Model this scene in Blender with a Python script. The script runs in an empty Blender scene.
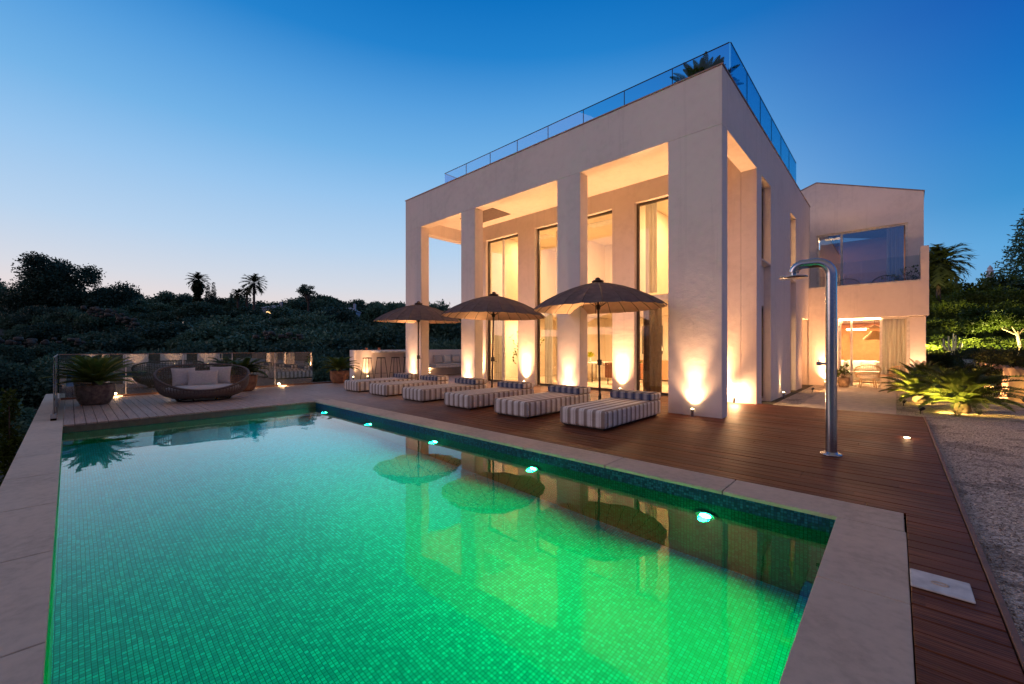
import bpy, math, random
import numpy as np
from mathutils import Vector, Matrix
random.seed(7); rng = np.random.default_rng(7)
S = bpy.context.scene; COL = S.collection
PI = math.pi; R = math.radians

# ------------------------------------------------------------------ helpers
class MB:
    def __init__(s): s.v = []; s.f = []; s.sm = []
    def add(s, vs, fs, sm=False):
        o = len(s.v); s.v += [tuple(v) for v in vs]; s.f += [tuple(i + o for i in f) for f in fs]; s.sm += [sm] * len(fs); return s
    def box(s, x0, x1, y0, y1, z0, z1, M=None):
        vs = [Vector((x, y, z)) for z in (z0, z1) for y in (y0, y1) for x in (x0, x1)]
        if M is not None: vs = [M @ v for v in vs]
        return s.add(vs, [(0, 2, 3, 1), (4, 5, 7, 6), (0, 1, 5, 4), (2, 6, 7, 3), (0, 4, 6, 2), (1, 3, 7, 5)])
    def tube(s, pts, rad, n=8, closed=False, caps=True):
        pts = [Vector(p) for p in pts]; m = len(pts)
        if not hasattr(rad, '__len__'): rad = [rad] * m
        vs = []; prev = None
        for i, p in enumerate(pts):
            a = pts[(i - 1) % m] if (closed or i > 0) else p
            b = pts[(i + 1) % m] if (closed or i < m - 1) else p
            t = (b - a).normalized()
            if prev is None:
                up = Vector((0, 0, 1)) if abs(t.z) < .9 else Vector((1, 0, 0))
                u = t.cross(up).normalized()
            else:
                u = (prev - t * prev.dot(t)).normalized()
            prev = u; w = t.cross(u)
            for k in range(n):
                q = 2 * PI * k / n
                vs.append(p + (u * math.cos(q) + w * math.sin(q)) * rad[i])
        fs = []
        for i in range(m if closed else m - 1):
            j = (i + 1) % m
            for k in range(n):
                l = (k + 1) % n
                fs.append((i * n + k, i * n + l, j * n + l, j * n + k))
        s.add(vs, fs, True)
        if caps and not closed:
            s.add(vs[:n], [tuple(range(n))[::-1]]); s.add(vs[-n:], [tuple(range(n))])
        return s
    def cyl(s, p0, p1, r0, r1=None, n=16): return s.tube([p0, p1], [r0, r1 if r1 is not None else r0], n)
    def lathe(s, prof, c=(0, 0, 0), n=28, sx=1, sy=1, wob=0):
        vs = []; fs = []; m = len(prof)
        for r, z in prof:
            for k in range(n):
                q = 2 * PI * k / n; rr = r * (1 + wob * math.sin(3 * q + z * 9) )
                vs.append((c[0] + rr * math.cos(q) * sx, c[1] + rr * math.sin(q) * sy, c[2] + z))
        for i in range(m - 1):
            for k in range(n):
                l = (k + 1) % n; fs.append((i * n + k, i * n + l, (i + 1) * n + l, (i + 1) * n + k))
        return s.add(vs, fs, True)
    def prism(s, poly, z0, z1):
        n = len(poly); vs = [(x, y, z0) for x, y in poly] + [(x, y, z1) for x, y in poly]
        return s.add(vs, [tuple(range(n))[::-1], tuple(range(n, 2 * n))] + [(i, (i + 1) % n, (i + 1) % n + n, i + n) for i in range(n)])
    def blob(s, c, r, n=10, m=7, sx=1, sy=1, sz=1, M=None, p=1.0):
        vs = []; fs = []
        for i in range(m + 1):
            th = PI * i / m
            for k in range(n):
                q = 2 * PI * k / n
                f = lambda t: math.copysign(abs(t) ** p, t)
                v = Vector((f(math.sin(th)) * f(math.cos(q)) * r * sx, f(math.sin(th)) * f(math.sin(q)) * r * sy, f(math.cos(th)) * r * sz))
                if M is not None: v = M @ v
                vs.append(v + Vector(c))
        for i in range(m):
            for k in range(n):
                l = (k + 1) % n; fs.append((i * n + k, (i + 1) * n + k, (i + 1) * n + l, i * n + l))
        return s.add(vs, fs, True)
    def build(s, name, mat, parent=None, bevel=0, seg=2, world=False, smooth=False):
        me = bpy.data.meshes.new(name); off = parent.get('_w', (0, 0, 0)) if (parent is not None and world) else (0, 0, 0)
        me.from_pydata([(a - off[0], b - off[1], c - off[2]) for a, b, c in s.v], [], s.f)
        me.polygons.foreach_set('use_smooth', [True] * len(s.f) if smooth else s.sm); me.update()
        o = bpy.data.objects.new(name, me); COL.objects.link(o); me.materials.append(mat)
        if parent is not None: o.parent = parent
        if bevel:
            b = o.modifiers.new('bevel', 'BEVEL'); b.width = bevel; b.segments = seg; b.limit_method = 'ANGLE'; b.angle_limit = R(40)
            if not smooth: b.harden_normals = False
        return o

def tag(o, label=None, cat=None, group=None, kind=None):
    if label: o['label'] = label
    if cat: o['category'] = cat
    if group: o['group'] = group
    if kind: o['kind'] = kind
    return o
def thing(name, label, cat, loc=(0, 0, 0), rz=0, group=None):
    o = bpy.data.objects.new(name, None); COL.objects.link(o); o.empty_display_size = .1
    o.location = loc; o.rotation_euler = (0, 0, rz); o['_w'] = tuple(loc)
    return tag(o, label, cat, group)
def copy_tree(o, parent=None):
    c = o.copy(); COL.objects.link(c)
    if parent is not None: c.parent = parent
    for ch in list(o.children): copy_tree(ch, c)
    return c
def dup(o, loc, rz=0, label=None, sc=1):
    c = copy_tree(o); c.location = loc; c.rotation_euler = (0, 0, rz); c.scale = (sc, sc, sc)
    if label: c['label'] = label
    return c
def lamp(name, kind, loc, power, color, parent=None, radius=.03, **kw):
    l = bpy.data.lights.new(name, kind); l.energy = power; l.color = color
    if kind in ('POINT', 'SPOT'): l.shadow_soft_size = radius
    for k, v in kw.items():
        if k != 'aim': setattr(l, k, v)
    o = bpy.data.objects.new(name, l); COL.objects.link(o); o.location = loc
    if 'aim' in kw: o.rotation_euler = Vector(kw['aim']).to_track_quat('-Z', 'Y').to_euler()
    if parent is not None:
        w = parent.get('_w', (0, 0, 0)); o.parent = parent; o.location = (loc[0] - w[0], loc[1] - w[1], loc[2] - w[2])
    return o

# ------------------------------------------------------------------ materials
class NT:
    def __init__(s, name):
        s.m = bpy.data.materials.new(name); s.m.use_nodes = True; s.t = s.m.node_tree; s.t.nodes.clear()
        s.out = s.n('ShaderNodeOutputMaterial')
    def n(s, ty, **kw):
        a = s.t.nodes.new(ty)
        for k, v in kw.items():
            if isinstance(k, str) and hasattr(a, k): setattr(a, k, v)
        return a
    def l(s, a, b): s.t.links.new(a, b)
    def val(s, sock, v):
        if hasattr(v, 'is_output') or isinstance(v, bpy.types.NodeSocket): s.l(v, sock)
        else: sock.default_value = v
    def math(s, op, a, b=0.0, c=None):
        k = s.n('ShaderNodeMath', operation=op); s.val(k.inputs[0], a); s.val(k.inputs[1], b)
        if c is not None: s.val(k.inputs[2], c)
        return k.outputs[0]
    def mix(s, f, a, b, mode='MIX'):
        k = s.n('ShaderNodeMix', data_type='RGBA', blend_type=mode); s.val(k.inputs[0], f)
        for sk, v in ((k.inputs[6], a), (k.inputs[7], b)):
            if isinstance(v, tuple): v = (*v, 1) if len(v) == 3 else v
            s.val(sk, v)
        return k.outputs[2]
    def coord(s, kind='Object', scale=(1, 1, 1)):
        if kind == 'World': src = s.n('ShaderNodeNewGeometry').outputs['Position']
        else: src = s.n('ShaderNodeTexCoord').outputs[kind]
        mp = s.n('ShaderNodeMapping'); mp.inputs['Scale'].default_value = scale; s.l(src, mp.inputs[0]); return mp.outputs[0]
    def noise(s, co, sc, det=4, rough=.55):
        k = s.n('ShaderNodeTexNoise'); s.l(co, k.inputs['Vector']); k.inputs['Scale'].default_value = sc
        k.inputs['Detail'].default_value = det; k.inputs['Roughness'].default_value = rough; return k.outputs['Fac']
    def ramp(s, f, stops, interp='LINEAR'):
        k = s.n('ShaderNodeValToRGB'); s.l(f, k.inputs[0]); e = k.color_ramp; e.interpolation = interp
        while len(e.elements) < len(stops): e.elements.new(.5)
        for el, (p, c) in zip(e.elements, stops): el.position = p; el.color = (*c, 1) if len(c) == 3 else c
        return k.outputs[0]
    def bsdf(s, col, rough=.6, metal=0, spec=.5, bump=None, bd=.02, bs=.5, emis=None, es=0, coat=0):
        p = s.n('ShaderNodeBsdfPrincipled')
        if isinstance(col, tuple): col = (*col, 1)
        s.val(p.inputs['Base Color'], col); s.val(p.inputs['Roughness'], rough); p.inputs['Metallic'].default_value = metal
        p.inputs['Specular IOR Level'].default_value = spec; p.inputs['Coat Weight'].default_value = coat
        if emis: p.inputs['Emission Color'].default_value = (*emis, 1); p.inputs['Emission Strength'].default_value = es
        if bump is not None:
            b = s.n('ShaderNodeBump'); b.inputs['Distance'].default_value = bd; b.inputs['Strength'].default_value = bs
            s.l(bump, b.inputs['Height']); s.l(b.outputs[0], p.inputs['Normal'])
        s.l(p.outputs[0], s.out.inputs[0]); return p

def plain(name, col, rough=.6, metal=0, nscale=8, var=.25, bump=.004, spec=.5, coord='Object'):
    t = NT(name); co = t.coord(coord); n = t.noise(co, nscale, 5)
    c = t.ramp(n, [(.3, tuple(x * (1 - var) for x in col)), (.7, tuple(min(1, x * (1 + var * .6)) for x in col))])
    t.bsdf(c, rough, metal, spec, bump=n, bd=bump); return t.m

def m_plaster(name, col):
    t = NT(name); co = t.coord('World'); a = t.noise(co, .7, 6, .6); b = t.noise(co, 6, 6, .6); c = t.noise(co, 60, 3)
    f = t.math('ADD', t.math('MULTIPLY', a, .6), t.math('MULTIPLY', b, .4))
    cc = t.ramp(f, [(.3, tuple(x * .86 for x in col)), (.5, col), (.72, tuple(min(1, x * 1.06) for x in col))])
    # faint weather streaks below the coping
    sc = t.coord('World', (5, 5, .25)); st = t.noise(sc, 1, 5)
    cc = t.mix(t.math('MULTIPLY', t.math('GREATER_THAN', st, .60), .13), cc, tuple(x * .7 for x in col))
    h = t.math('ADD', t.math('MULTIPLY', b, .8), t.math('MULTIPLY', c, .25))
    t.bsdf(cc, .85, spec=.25, bump=h, bd=.016, bs=.55); return t.m

def m_deck(name='deck_wood', red=1.0):
    t = NT(name); src = t.n('ShaderNodeNewGeometry').outputs['Position']; sp = t.n('ShaderNodeSeparateXYZ'); t.l(src, sp.inputs[0])
    row = t.math('FLOOR', t.math('DIVIDE', t.math('ADD', sp.outputs[1], 50), .146))
    cx = t.n('ShaderNodeCombineXYZ'); t.l(row, cx.inputs[0]); t.l(t.math('FLOOR', t.math('DIVIDE', t.math('ADD', sp.outputs[0], t.math('MULTIPLY', row, 1.37)), 2.9)), cx.inputs[1])
    wn = t.n('ShaderNodeTexWhiteNoise', noise_dimensions='3D'); t.l(cx.outputs[0], wn.inputs['Vector'])
    off = t.n('ShaderNodeVectorMath', operation='MULTIPLY_ADD'); t.l(src, off.inputs[0]); off.inputs[1].default_value = (1.5, 26, 20); t.l(wn.outputs['Color'], off.inputs[2])
    g = t.noise(off.outputs[0], 1.6, 7, .65)
    big = t.noise(src, 1.1, 4)
    base = t.ramp(g, [(.3, (.045 * red, .012, .004)), (.5, (.15 * red, .043, .015)), (.7, (.29 * red, .095, .036))])
    base = t.mix(t.math('MULTIPLY', wn.outputs['Value'], .8), base, (.09, .027, .011))
    # far-end boards painted paler, standing in for sky sheen on the same wood
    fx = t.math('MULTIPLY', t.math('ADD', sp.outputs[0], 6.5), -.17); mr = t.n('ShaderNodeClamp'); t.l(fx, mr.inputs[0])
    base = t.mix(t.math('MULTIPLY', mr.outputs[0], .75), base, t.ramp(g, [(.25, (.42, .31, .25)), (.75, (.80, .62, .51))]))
    rough = t.math('ADD', .40, t.math('MULTIPLY', big, .3))
    groove = t.n('ShaderNodeTexWave', wave_type='BANDS', bands_direction='Y'); t.l(src, groove.inputs['Vector']); groove.inputs['Scale'].default_value = 17
    h = t.math('ADD', t.math('MULTIPLY', g, .7), t.math('MULTIPLY', groove.outputs['Fac'], .25))
    t.bsdf(base, rough, spec=.22, bump=h, bd=.004, bs=.7); return t.m

def m_mosaic(name, c1, c2, c3, grout, size=.025):
    t = NT(name); src = t.n('ShaderNodeNewGeometry'); sp = t.n('ShaderNodeSeparateXYZ'); t.l(src.outputs['Position'], sp.inputs[0])
    cells = []; edge = None
    for i in range(3):
        q = t.math('DIVIDE', t.math('ADD', sp.outputs[i], 40.0031), size); cells.append(t.math('FLOOR', q))
        fr = t.math('FRACT', q); e = t.math('MINIMUM', fr, t.math('SUBTRACT', 1.0, fr)); cells.append(e)
    nrm = t.n('ShaderNodeSeparateXYZ'); t.l(src.outputs['Normal'], nrm.inputs[0])
    for i in range(3):   # ignore the axis the face looks along
        flat = t.math('GREATER_THAN', t.math('ABSOLUTE', nrm.outputs[i]), .5)
        e = t.math('MAXIMUM', cells[2 * i + 1], t.math('MULTIPLY', flat, .5)); edge = e if edge is None else t.math('MINIMUM', edge, e)
    cx = t.n('ShaderNodeCombineXYZ')
    for i in range(3): t.l(cells[2 * i], cx.inputs[i])
    wn = t.n('ShaderNodeTexWhiteNoise'); t.l(cx.outputs[0], wn.inputs['Vector'])
    c = t.ramp(wn.outputs['Value'], [(0, c1), (.45, c2), (.8, c3), (.97, tuple(min(1, x * 1.15) for x in c3))])
    isg = t.math('LESS_THAN', edge, .085)
    c = t.mix(isg, c, grout)
    t.bsdf(c, t.math('ADD', .42, t.math('MULTIPLY', wn.outputs['Value'], .25)), spec=.12, bump=t.math('SUBTRACT', 1.0, isg), bd=.002); return t.m

def m_stone(name, col, joint=1.0, axis=0):
    t = NT(name); co = t.coord('World'); a = t.noise(co, 1.2, 6, .6); b = t.noise(co, 14, 6, .6); c = t.noise(co, 120, 2)
    f = t.math('ADD', t.math('MULTIPLY', a, .55), t.math('MULTIPLY', b, .45))
    cc = t.ramp(f, [(.32, tuple(x * .72 for x in col)), (.5, col), (.68, tuple(x * 1.15 for x in col))])
    t.bsdf(cc, .7, spec=.3, bump=t.math('ADD', t.math('MULTIPLY', b, .6), t.math('MULTIPLY', c, .3)), bd=.006); return t.m

def m_gravel():
    t = NT('gravel'); co = t.coord('World'); v = t.n('ShaderNodeTexVoronoi'); t.l(co, v.inputs['Vector']); v.inputs['Scale'].default_value = 70
    big = t.noise(co, 1.3, 5); c = t.ramp(t.n('ShaderNodeSeparateColor').outputs[0], [(0, (.1, .1, .1)), (1, (.4, .4, .4))])
    sc = t.n('ShaderNodeSeparateColor'); t.l(v.outputs['Color'], sc.inputs[0])
    c = t.ramp(sc.outputs[0], [(0, (.24, .185, .145)), (.4, (.52, .43, .34)), (.75, (.76, .65, .53)), (1, (.92, .83, .72))])
    c = t.mix(t.math('MULTIPLY', t.math('GREATER_THAN', big, .56), .45), c, (.16, .13, .11))
    t.bsdf(c, .85, spec=.2, bump=t.math('SUBTRACT', 1.0, v.outputs['Distance']), bd=.02, bs=.9); return t.m

def m_leaf(name, c1, c2, trans=.3, scale=.6):
    t = NT(name); co = t.coord('World'); n = t.noise(co, scale, 5, .7); oi = t.n('ShaderNodeObjectInfo')
    c = t.ramp(n, [(.3, c1), (.7, c2)])
    c = t.mix(t.math('MULTIPLY', oi.outputs['Random'], .85), c, tuple(x * .5 for x in c1))
    d = t.n('ShaderNodeBsdfPrincipled'); t.l(c, d.inputs['Base Color']); d.inputs['Roughness'].default_value = .55; d.inputs['Specular IOR Level'].default_value = .25
    tr = t.n('ShaderNodeBsdfTranslucent'); t.l(c, tr.inputs[0]); mx = t.n('ShaderNodeMixShader'); mx.inputs[0].default_value = trans
    t.l(d.outputs[0], mx.inputs[1]); t.l(tr.outputs[0], mx.inputs[2]); t.l(mx.outputs[0], t.out.inputs[0]); return t.m

def m_glass(name, tint=(.93, .96, .95), refl=1.0, haze=0.0):
    t = NT(name); fr = t.n('ShaderNodeFresnel'); t.l(t.math('SUBTRACT', 1.5, t.math('MULTIPLY', t.n('ShaderNodeNewGeometry').outputs['Backfacing'], .8333)), fr.inputs[0])
    fac = t.math('MINIMUM', t.math('MULTIPLY', fr.outputs[0], 1.7 * refl), 1.0)
    tr = t.n('ShaderNodeBsdfTransparent'); tr.inputs[0].default_value = (*tint, 1)
    body = tr.outputs[0]
    if haze:
        df = t.n('ShaderNodeBsdfDiffuse'); df.inputs[0].default_value = (.5, .5, .46, 1); m0 = t.n('ShaderNodeMixShader')
        ns = t.noise(t.coord('World', (3, 3, .6)), 6, 6, .7); t.l(t.math('MULTIPLY', ns, haze), m0.inputs[0]); t.l(body, m0.inputs[1]); t.l(df.outputs[0], m0.inputs[2]); body = m0.outputs[0]
    gl = t.n('ShaderNodeBsdfGlossy'); gl.inputs['Roughness'].default_value = 0.0
    mx = t.n('ShaderNodeMixShader'); t.l(fac, mx.inputs[0]); t.l(body, mx.inputs[1]); t.l(gl.outputs[0], mx.inputs[2]); t.l(mx.outputs[0], t.out.inputs[0]); return t.m

def m_water():
    t = NT('pool_water'); co = t.coord('World', (1, 1, 1)); n1 = t.noise(co, 2.2, 2, .4); n2 = t.noise(co, 9, 2, .4)
    b = t.n('ShaderNodeBump'); b.inputs['Distance'].default_value = .006; b.inputs['Strength'].default_value = .34
    t.l(t.math('ADD', n1, t.math('MULTIPLY', n2, .12)), b.inputs['Height'])
    rf = t.n('ShaderNodeBsdfRefraction'); rf.inputs['IOR'].default_value = 1.33; rf.inputs['Roughness'].default_value = 0.0; rf.inputs[0].default_value = (.55, 1, .97, 1)
    gl = t.n('ShaderNodeBsdfGlossy'); gl.inputs['Roughness'].default_value = 0.0; fr = t.n('ShaderNodeFresnel'); fr.inputs[0].default_value = 1.33
    for k in (rf, gl, fr): t.l(b.outputs[0], k.inputs['Normal'])
    mx = t.n('ShaderNodeMixShader'); F = fr.outputs[0]; t.l(t.math('ADD', F, t.math('MULTIPLY', t.math('MULTIPLY', F, F), t.math('MULTIPLY', 3.0, t.math('SUBTRACT', 1.0, F)))), mx.inputs[0]); t.l(rf.outputs[0], mx.inputs[1]); t.l(gl.outputs[0], mx.inputs[2]); t.l(mx.outputs[0], t.out.inputs[0]); return t.m

def m_stripes():
    t = NT('striped_fabric'); tc = t.n('ShaderNodeTexCoord'); sp = t.n('ShaderNodeSeparateXYZ'); t.l(tc.outputs['Object'], sp.inputs[0])
    nn = t.n('ShaderNodeSeparateXYZ'); t.l(tc.outputs['Normal'], nn.inputs[0])
    side = t.math('GREATER_THAN', t.math('ABSOLUTE', nn.outputs[0]), .7)
    q = t.math('ADD', t.math('MULTIPLY', sp.outputs[0], t.math('SUBTRACT', 1.0, side)), t.math('MULTIPLY', sp.outputs[1], side))
    fr = t.math('FRACT', t.math('ADD', t.math('DIVIDE', q, .168), 20.13))
    W = (.84, .80, .74); T = (.44, .37, .31); D = (.34, .275, .23); L = (.5, .45, .39)
    c = t.ramp(fr, [(0, W), (.22, L), (.28, W), (.42, T), (.50, D), (.72, T), (.80, L), (.86, W)], 'CONSTANT')
    w = t.noise(t.coord('Object', (1, 1, 1)), 160, 2)
    c = t.mix(.12, c, t.ramp(w, [(.3, (.2, .2, .2)), (.7, (.9, .9, .9))]), 'MULTIPLY')
    wr = t.noise(t.coord('Object'), 5, 4)
    t.bsdf(c, .9, spec=.1, bump=t.math('ADD', wr, t.math('MULTIPLY', w, .08)), bd=.05, bs=.7); return t.m
def m_bluestripes():
    t = NT('blue_striped_fabric'); sp = t.n('ShaderNodeSeparateXYZ'); t.l(t.n('ShaderNodeTexCoord').outputs['Object'], sp.inputs[0])
    fr = t.math('FRACT', t.math('ADD', t.math('DIVIDE', sp.outputs[0], .168), 20.13))
    c = t.ramp(fr, [(0, (.36, .35, .36)), (.3, (.16, .17, .22)), (.5, (.07, .085, .15)), (.8, (.2, .2, .25)), (.93, (.3, .3, .32))], 'CONSTANT')
    w = t.noise(t.coord('Object'), 6, 4); t.bsdf(c, .9, spec=.1, bump=w, bd=.02); return t.m
def m_emit(name, col, s):
    t = NT(name); e = t.n('ShaderNodeEmission'); e.inputs[0].default_value = (*col, 1); e.inputs[1].default_value = s; t.l(e.outputs[0], t.out.inputs[0]); return t.m
def m_curtain():
    t = NT('curtain_cloth'); d = t.n('ShaderNodeBsdfDiffuse'); tr = t.n('ShaderNodeBsdfTranslucent'); n = t.noise(t.coord('Object', (1, 1, .05)), 20, 3)
    c = t.ramp(n, [(.3, (.55, .52, .45)), (.7, (.8, .77, .7))]); t.l(c, d.inputs[0]); t.l(c, tr.inputs[0])
    mx = t.n('ShaderNodeMixShader'); mx.inputs[0].default_value = .4; t.l(d.outputs[0], mx.inputs[1]); t.l(tr.outputs[0], mx.inputs[2]); t.l(mx.outputs[0], t.out.inputs[0]); return t.m
def m_bark(name, col): return plain(name, col, .9, nscale=14, var=.5, bump=.03)

M = dict(
    wall=m_plaster('white_plaster', (.84, .75, .70)), inwall=m_plaster('interior_plaster', (.80, .70, .55)),
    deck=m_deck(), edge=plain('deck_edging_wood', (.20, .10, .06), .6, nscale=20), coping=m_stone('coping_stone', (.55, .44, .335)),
    fascia=plain('fascia_wood', (.13, .085, .055), .6, nscale=12),
    mosaic=m_mosaic('pool_mosaic', (.005, .26, .46), (.008, .34, .58), (.012, .44, .70), (.004, .14, .22), .03), shaded_wallmosaic=m_mosaic('shaded_wall_mosaic', (.006, .075, .05), (.010, .115, .075), (.016, .17, .12), (.003, .035, .025), .03),  # wall copy of the tiles, darkened for the shade the lamps leave
    band=m_mosaic('blue_mosaic_band', (.006, .025, .07), (.010, .045, .12), (.02, .09, .2), (.01, .03, .05)),
    gravel=m_gravel(), water=m_water(), glass=m_glass('window_glass'), rail=m_glass('railing_glass', (.80, .88, .86), 4.6, .10),
    roofrail=m_glass('roof_railing_glass', (.42, .80, .93), .6),
    frame=plain('dark_frame_metal', (.10, .085, .07), .4, .4), white=plain('white_lacquer', (.75, .73, .70), .4),
    steel=plain('brushed_steel', (.48, .50, .53), .24, 1, nscale=40, var=.12, bump=.0006), dark=plain('dark_metal', (.03, .027, .025), .45, .5),
    stripe=m_stripes(), blue=m_bluestripes(), canopy=None, wood=plain('dark_pole_wood', (.055, .03, .018), .5, nscale=20),
    wicker=plain('grey_wicker', (.13, .105, .09), .7, nscale=60, var=.5), pale=plain('pale_cushion', (.62, .60, .57), .95, nscale=30, var=.12, bump=.006),
    greyc=plain('grey_cushion', (.52, .49, .48), .95, nscale=40, var=.2, bump=.006),
    pot=plain('rough_cement_pot', (.22, .17, .135), .85, nscale=9, var=.7, bump=.02), terra=plain('earthen_pot', (.33, .17, .10), .85, nscale=7, var=.55, bump=.02),
    soil=plain('soil', (.06, .045, .03), 1, nscale=30), bark=m_bark('bark', (.11, .08, .06)), litbark=m_bark('pale_bark', (.4, .3, .2)),
    cycad=m_leaf('cycad_leaf', (.07, .12, .025), (.17, .22, .04), .2, 6), hill=m_leaf('hill_foliage', (.045, .12, .09), (.14, .26, .15), .15, .22),
    shrub=m_leaf('garden_foliage', (.06, .11, .012), (.19, .25, .035), .3, .9), palm=m_leaf('palm_leaf', (.03, .05, .02), (.08, .11, .04), .2, 1),
    hang=m_leaf('trailing_foliage', (.02, .03, .008), (.06, .08, .02), .2, 2),
    earth=plain('hill_earth', (.045, .045, .03), 1, nscale=.4, var=.6, bump=.2, coord='Object'), rock=m_stone('dry_stone', (.085, .08, .065)),
    rwall=m_stone('retaining_stone', (.42, .29, .20)), paving=plain('pale_paving', (.55, .45, .36), .8, nscale=6),
    curtain=m_curtain(), brown=plain('brown_leather', (.24, .09, .04), .5, nscale=12), tanwood=plain('tan_wood', (.40, .22, .10), .5, nscale=16),
    ifloor=plain('interior_floor', (.55, .45, .33), .35, nscale=5), slab=plain('white_lid', (.62, .60, .55), .45, nscale=10, var=.3),
    shade=m_emit('lamp_shade_glow', (1, .62, .26), 5), bulb=m_emit('warm_lens', (1, .66, .28), 60), cove=m_emit('cove_glow', (1, .62, .26), 9),
    green=m_emit('green_lens', (.12, 1, .38), 60), led=m_emit('floor_lens', (1, .75, .42), 35),
    house=plain('far_house_plaster', (.55, .6, .68), .8), hole_panel=plain('ceiling_hole_panel', (.16, .12, .12), .7), capmetal=plain('coping_metal', (.34, .24, .2), .5, .3))
def m_canopy():
    t = NT('parasol_cloth'); d = t.n('ShaderNodeBsdfDiffuse'); tr = t.n('ShaderNodeBsdfTranslucent'); g = t.n('ShaderNodeNewGeometry')
    n = t.noise(t.coord('Object'), 9, 5); top = t.ramp(n, [(.3, (.14, .115, .115)), (.7, (.20, .165, .16))]); lit_under = t.ramp(n, [(.3, (.70, .50, .32)), (.7, (.78, .57, .38))])  # one cloth; the uplit underside is painted paler than the top
    c = t.mix(g.outputs['Backfacing'], top, lit_under); t.l(c, d.inputs[0]); t.l(top, tr.inputs[0])
    mx = t.n('ShaderNodeMixShader'); mx.inputs[0].default_value = .06; t.l(d.outputs[0], mx.inputs[1]); t.l(tr.outputs[0], mx.inputs[2]); t.l(mx.outputs[0], t.out.inputs[0]); return t.m
M['canopy'] = m_canopy(); M['balglass'] = m_glass('balcony_glass', (.88, .92, .93), .8)
WARM = (1, .53, .25); WARM2 = (1, .56, .26)

# ------------------------------------------------------------------ camera
cam = bpy.data.cameras.new('camera'); co = bpy.data.objects.new('camera', cam); COL.objects.link(co); S.camera = co
YAW = R(42.93); co.location = (0, 0, 1.4); co.rotation_euler = (PI / 2, 0, YAW)
cam.sensor_width = 36; cam.lens = 36 * 412.2 / 1024; cam.shift_y = 5 / 1024; cam.clip_start = .05; cam.clip_end = 3000

# ------------------------------------------------------------------ sky + twilight glow
W = bpy.data.worlds.new('World'); S.world = W; W.use_nodes = True; nt = W.node_tree; nt.nodes.clear()
wo = nt.nodes.new('ShaderNodeOutputWorld'); bg = nt.nodes.new('ShaderNodeBackground'); nt.links.new(bg.outputs[0], wo.inputs[0])
def wn(ty, **k):
    a = nt.nodes.new(ty)
    for q, v in k.items(): setattr(a, q, v)
    return a
def wm(op, a, b=0.0):
    k = wn('ShaderNodeMath', operation=op)
    for i, v in enumerate((a, b)):
        if isinstance(v, bpy.types.NodeSocket): nt.links.new(v, k.inputs[i])
        else: k.inputs[i].default_value = v
    return k.outputs[0]
def srgb(*c): return tuple(((x / 255 + .055) / 1.055) ** 2.4 if x > 10 else x / 255 / 12.92 for x in c)
tc = wn('ShaderNodeTexCoord'); nz = wn('ShaderNodeVectorMath', operation='NORMALIZE'); nt.links.new(tc.outputs['Generated'], nz.inputs[0])
sx = wn('ShaderNodeSeparateXYZ'); nt.links.new(nz.outputs[0], sx.inputs[0])
el = wm('DIVIDE', wm('ARCSINE', sx.outputs[2]), PI / 2)                    # 0 horizon .. 1 zenith
def ramp(f, st):
    k = wn('ShaderNodeValToRGB'); nt.links.new(f, k.inputs[0]); e = k.color_ramp; e.interpolation = 'B_SPLINE' if 0 else 'LINEAR'
    while len(e.elements) < len(st): e.elements.new(.5)
    for a, (p, c) in zip(e.elements, st): a.position = p; a.color = (*c, 1)
    return k.outputs[0]
sunset = ramp(el, [(0, srgb(245, 212, 190)), (.04, srgb(238, 218, 212)), (.085, srgb(212, 217, 228)), (.14, srgb(182, 210, 238)), (.21, srgb(150, 196, 238)), (.27, srgb(114, 178, 231)), (.33, srgb(84, 158, 222)), (.39, srgb(34, 130, 206)), (.45, srgb(8, 112, 192)), (.58, srgb(40, 92, 150)), (.75, srgb(112, 110, 116)), (1, srgb(120, 112, 110))])
away = ramp(el, [(0, srgb(125, 182, 224)), (.1, srgb(85, 165, 222)), (.15, srgb(48, 142, 208)), (.22, srgb(14, 120, 200)), (.263, srgb(2, 106, 192)), (.33, srgb(0, 86, 178)), (.45, srgb(0, 76, 160)), (.58, srgb(36, 78, 130)), (.75, srgb(110, 104, 108)), (1, srgb(120, 112, 110))])
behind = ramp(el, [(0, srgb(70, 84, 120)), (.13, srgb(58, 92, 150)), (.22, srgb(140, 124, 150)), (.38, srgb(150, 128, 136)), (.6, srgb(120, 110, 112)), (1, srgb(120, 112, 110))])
dt = wm('ADD', wm('MULTIPLY', sx.outputs[0], -.985), wm('MULTIPLY', sx.outputs[1], -.17))
mrg = wn('ShaderNodeMapRange', interpolation_type='SMOOTHERSTEP'); mrg.inputs[1].default_value = -.45; mrg.inputs[2].default_value = .45; nt.links.new(dt, mrg.inputs[0])
m0 = wn('ShaderNodeMix', data_type='RGBA'); nt.links.new(mrg.outputs[0], m0.inputs[0]); nt.links.new(away, m0.inputs[6]); nt.links.new(sunset, m0.inputs[7])
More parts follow.
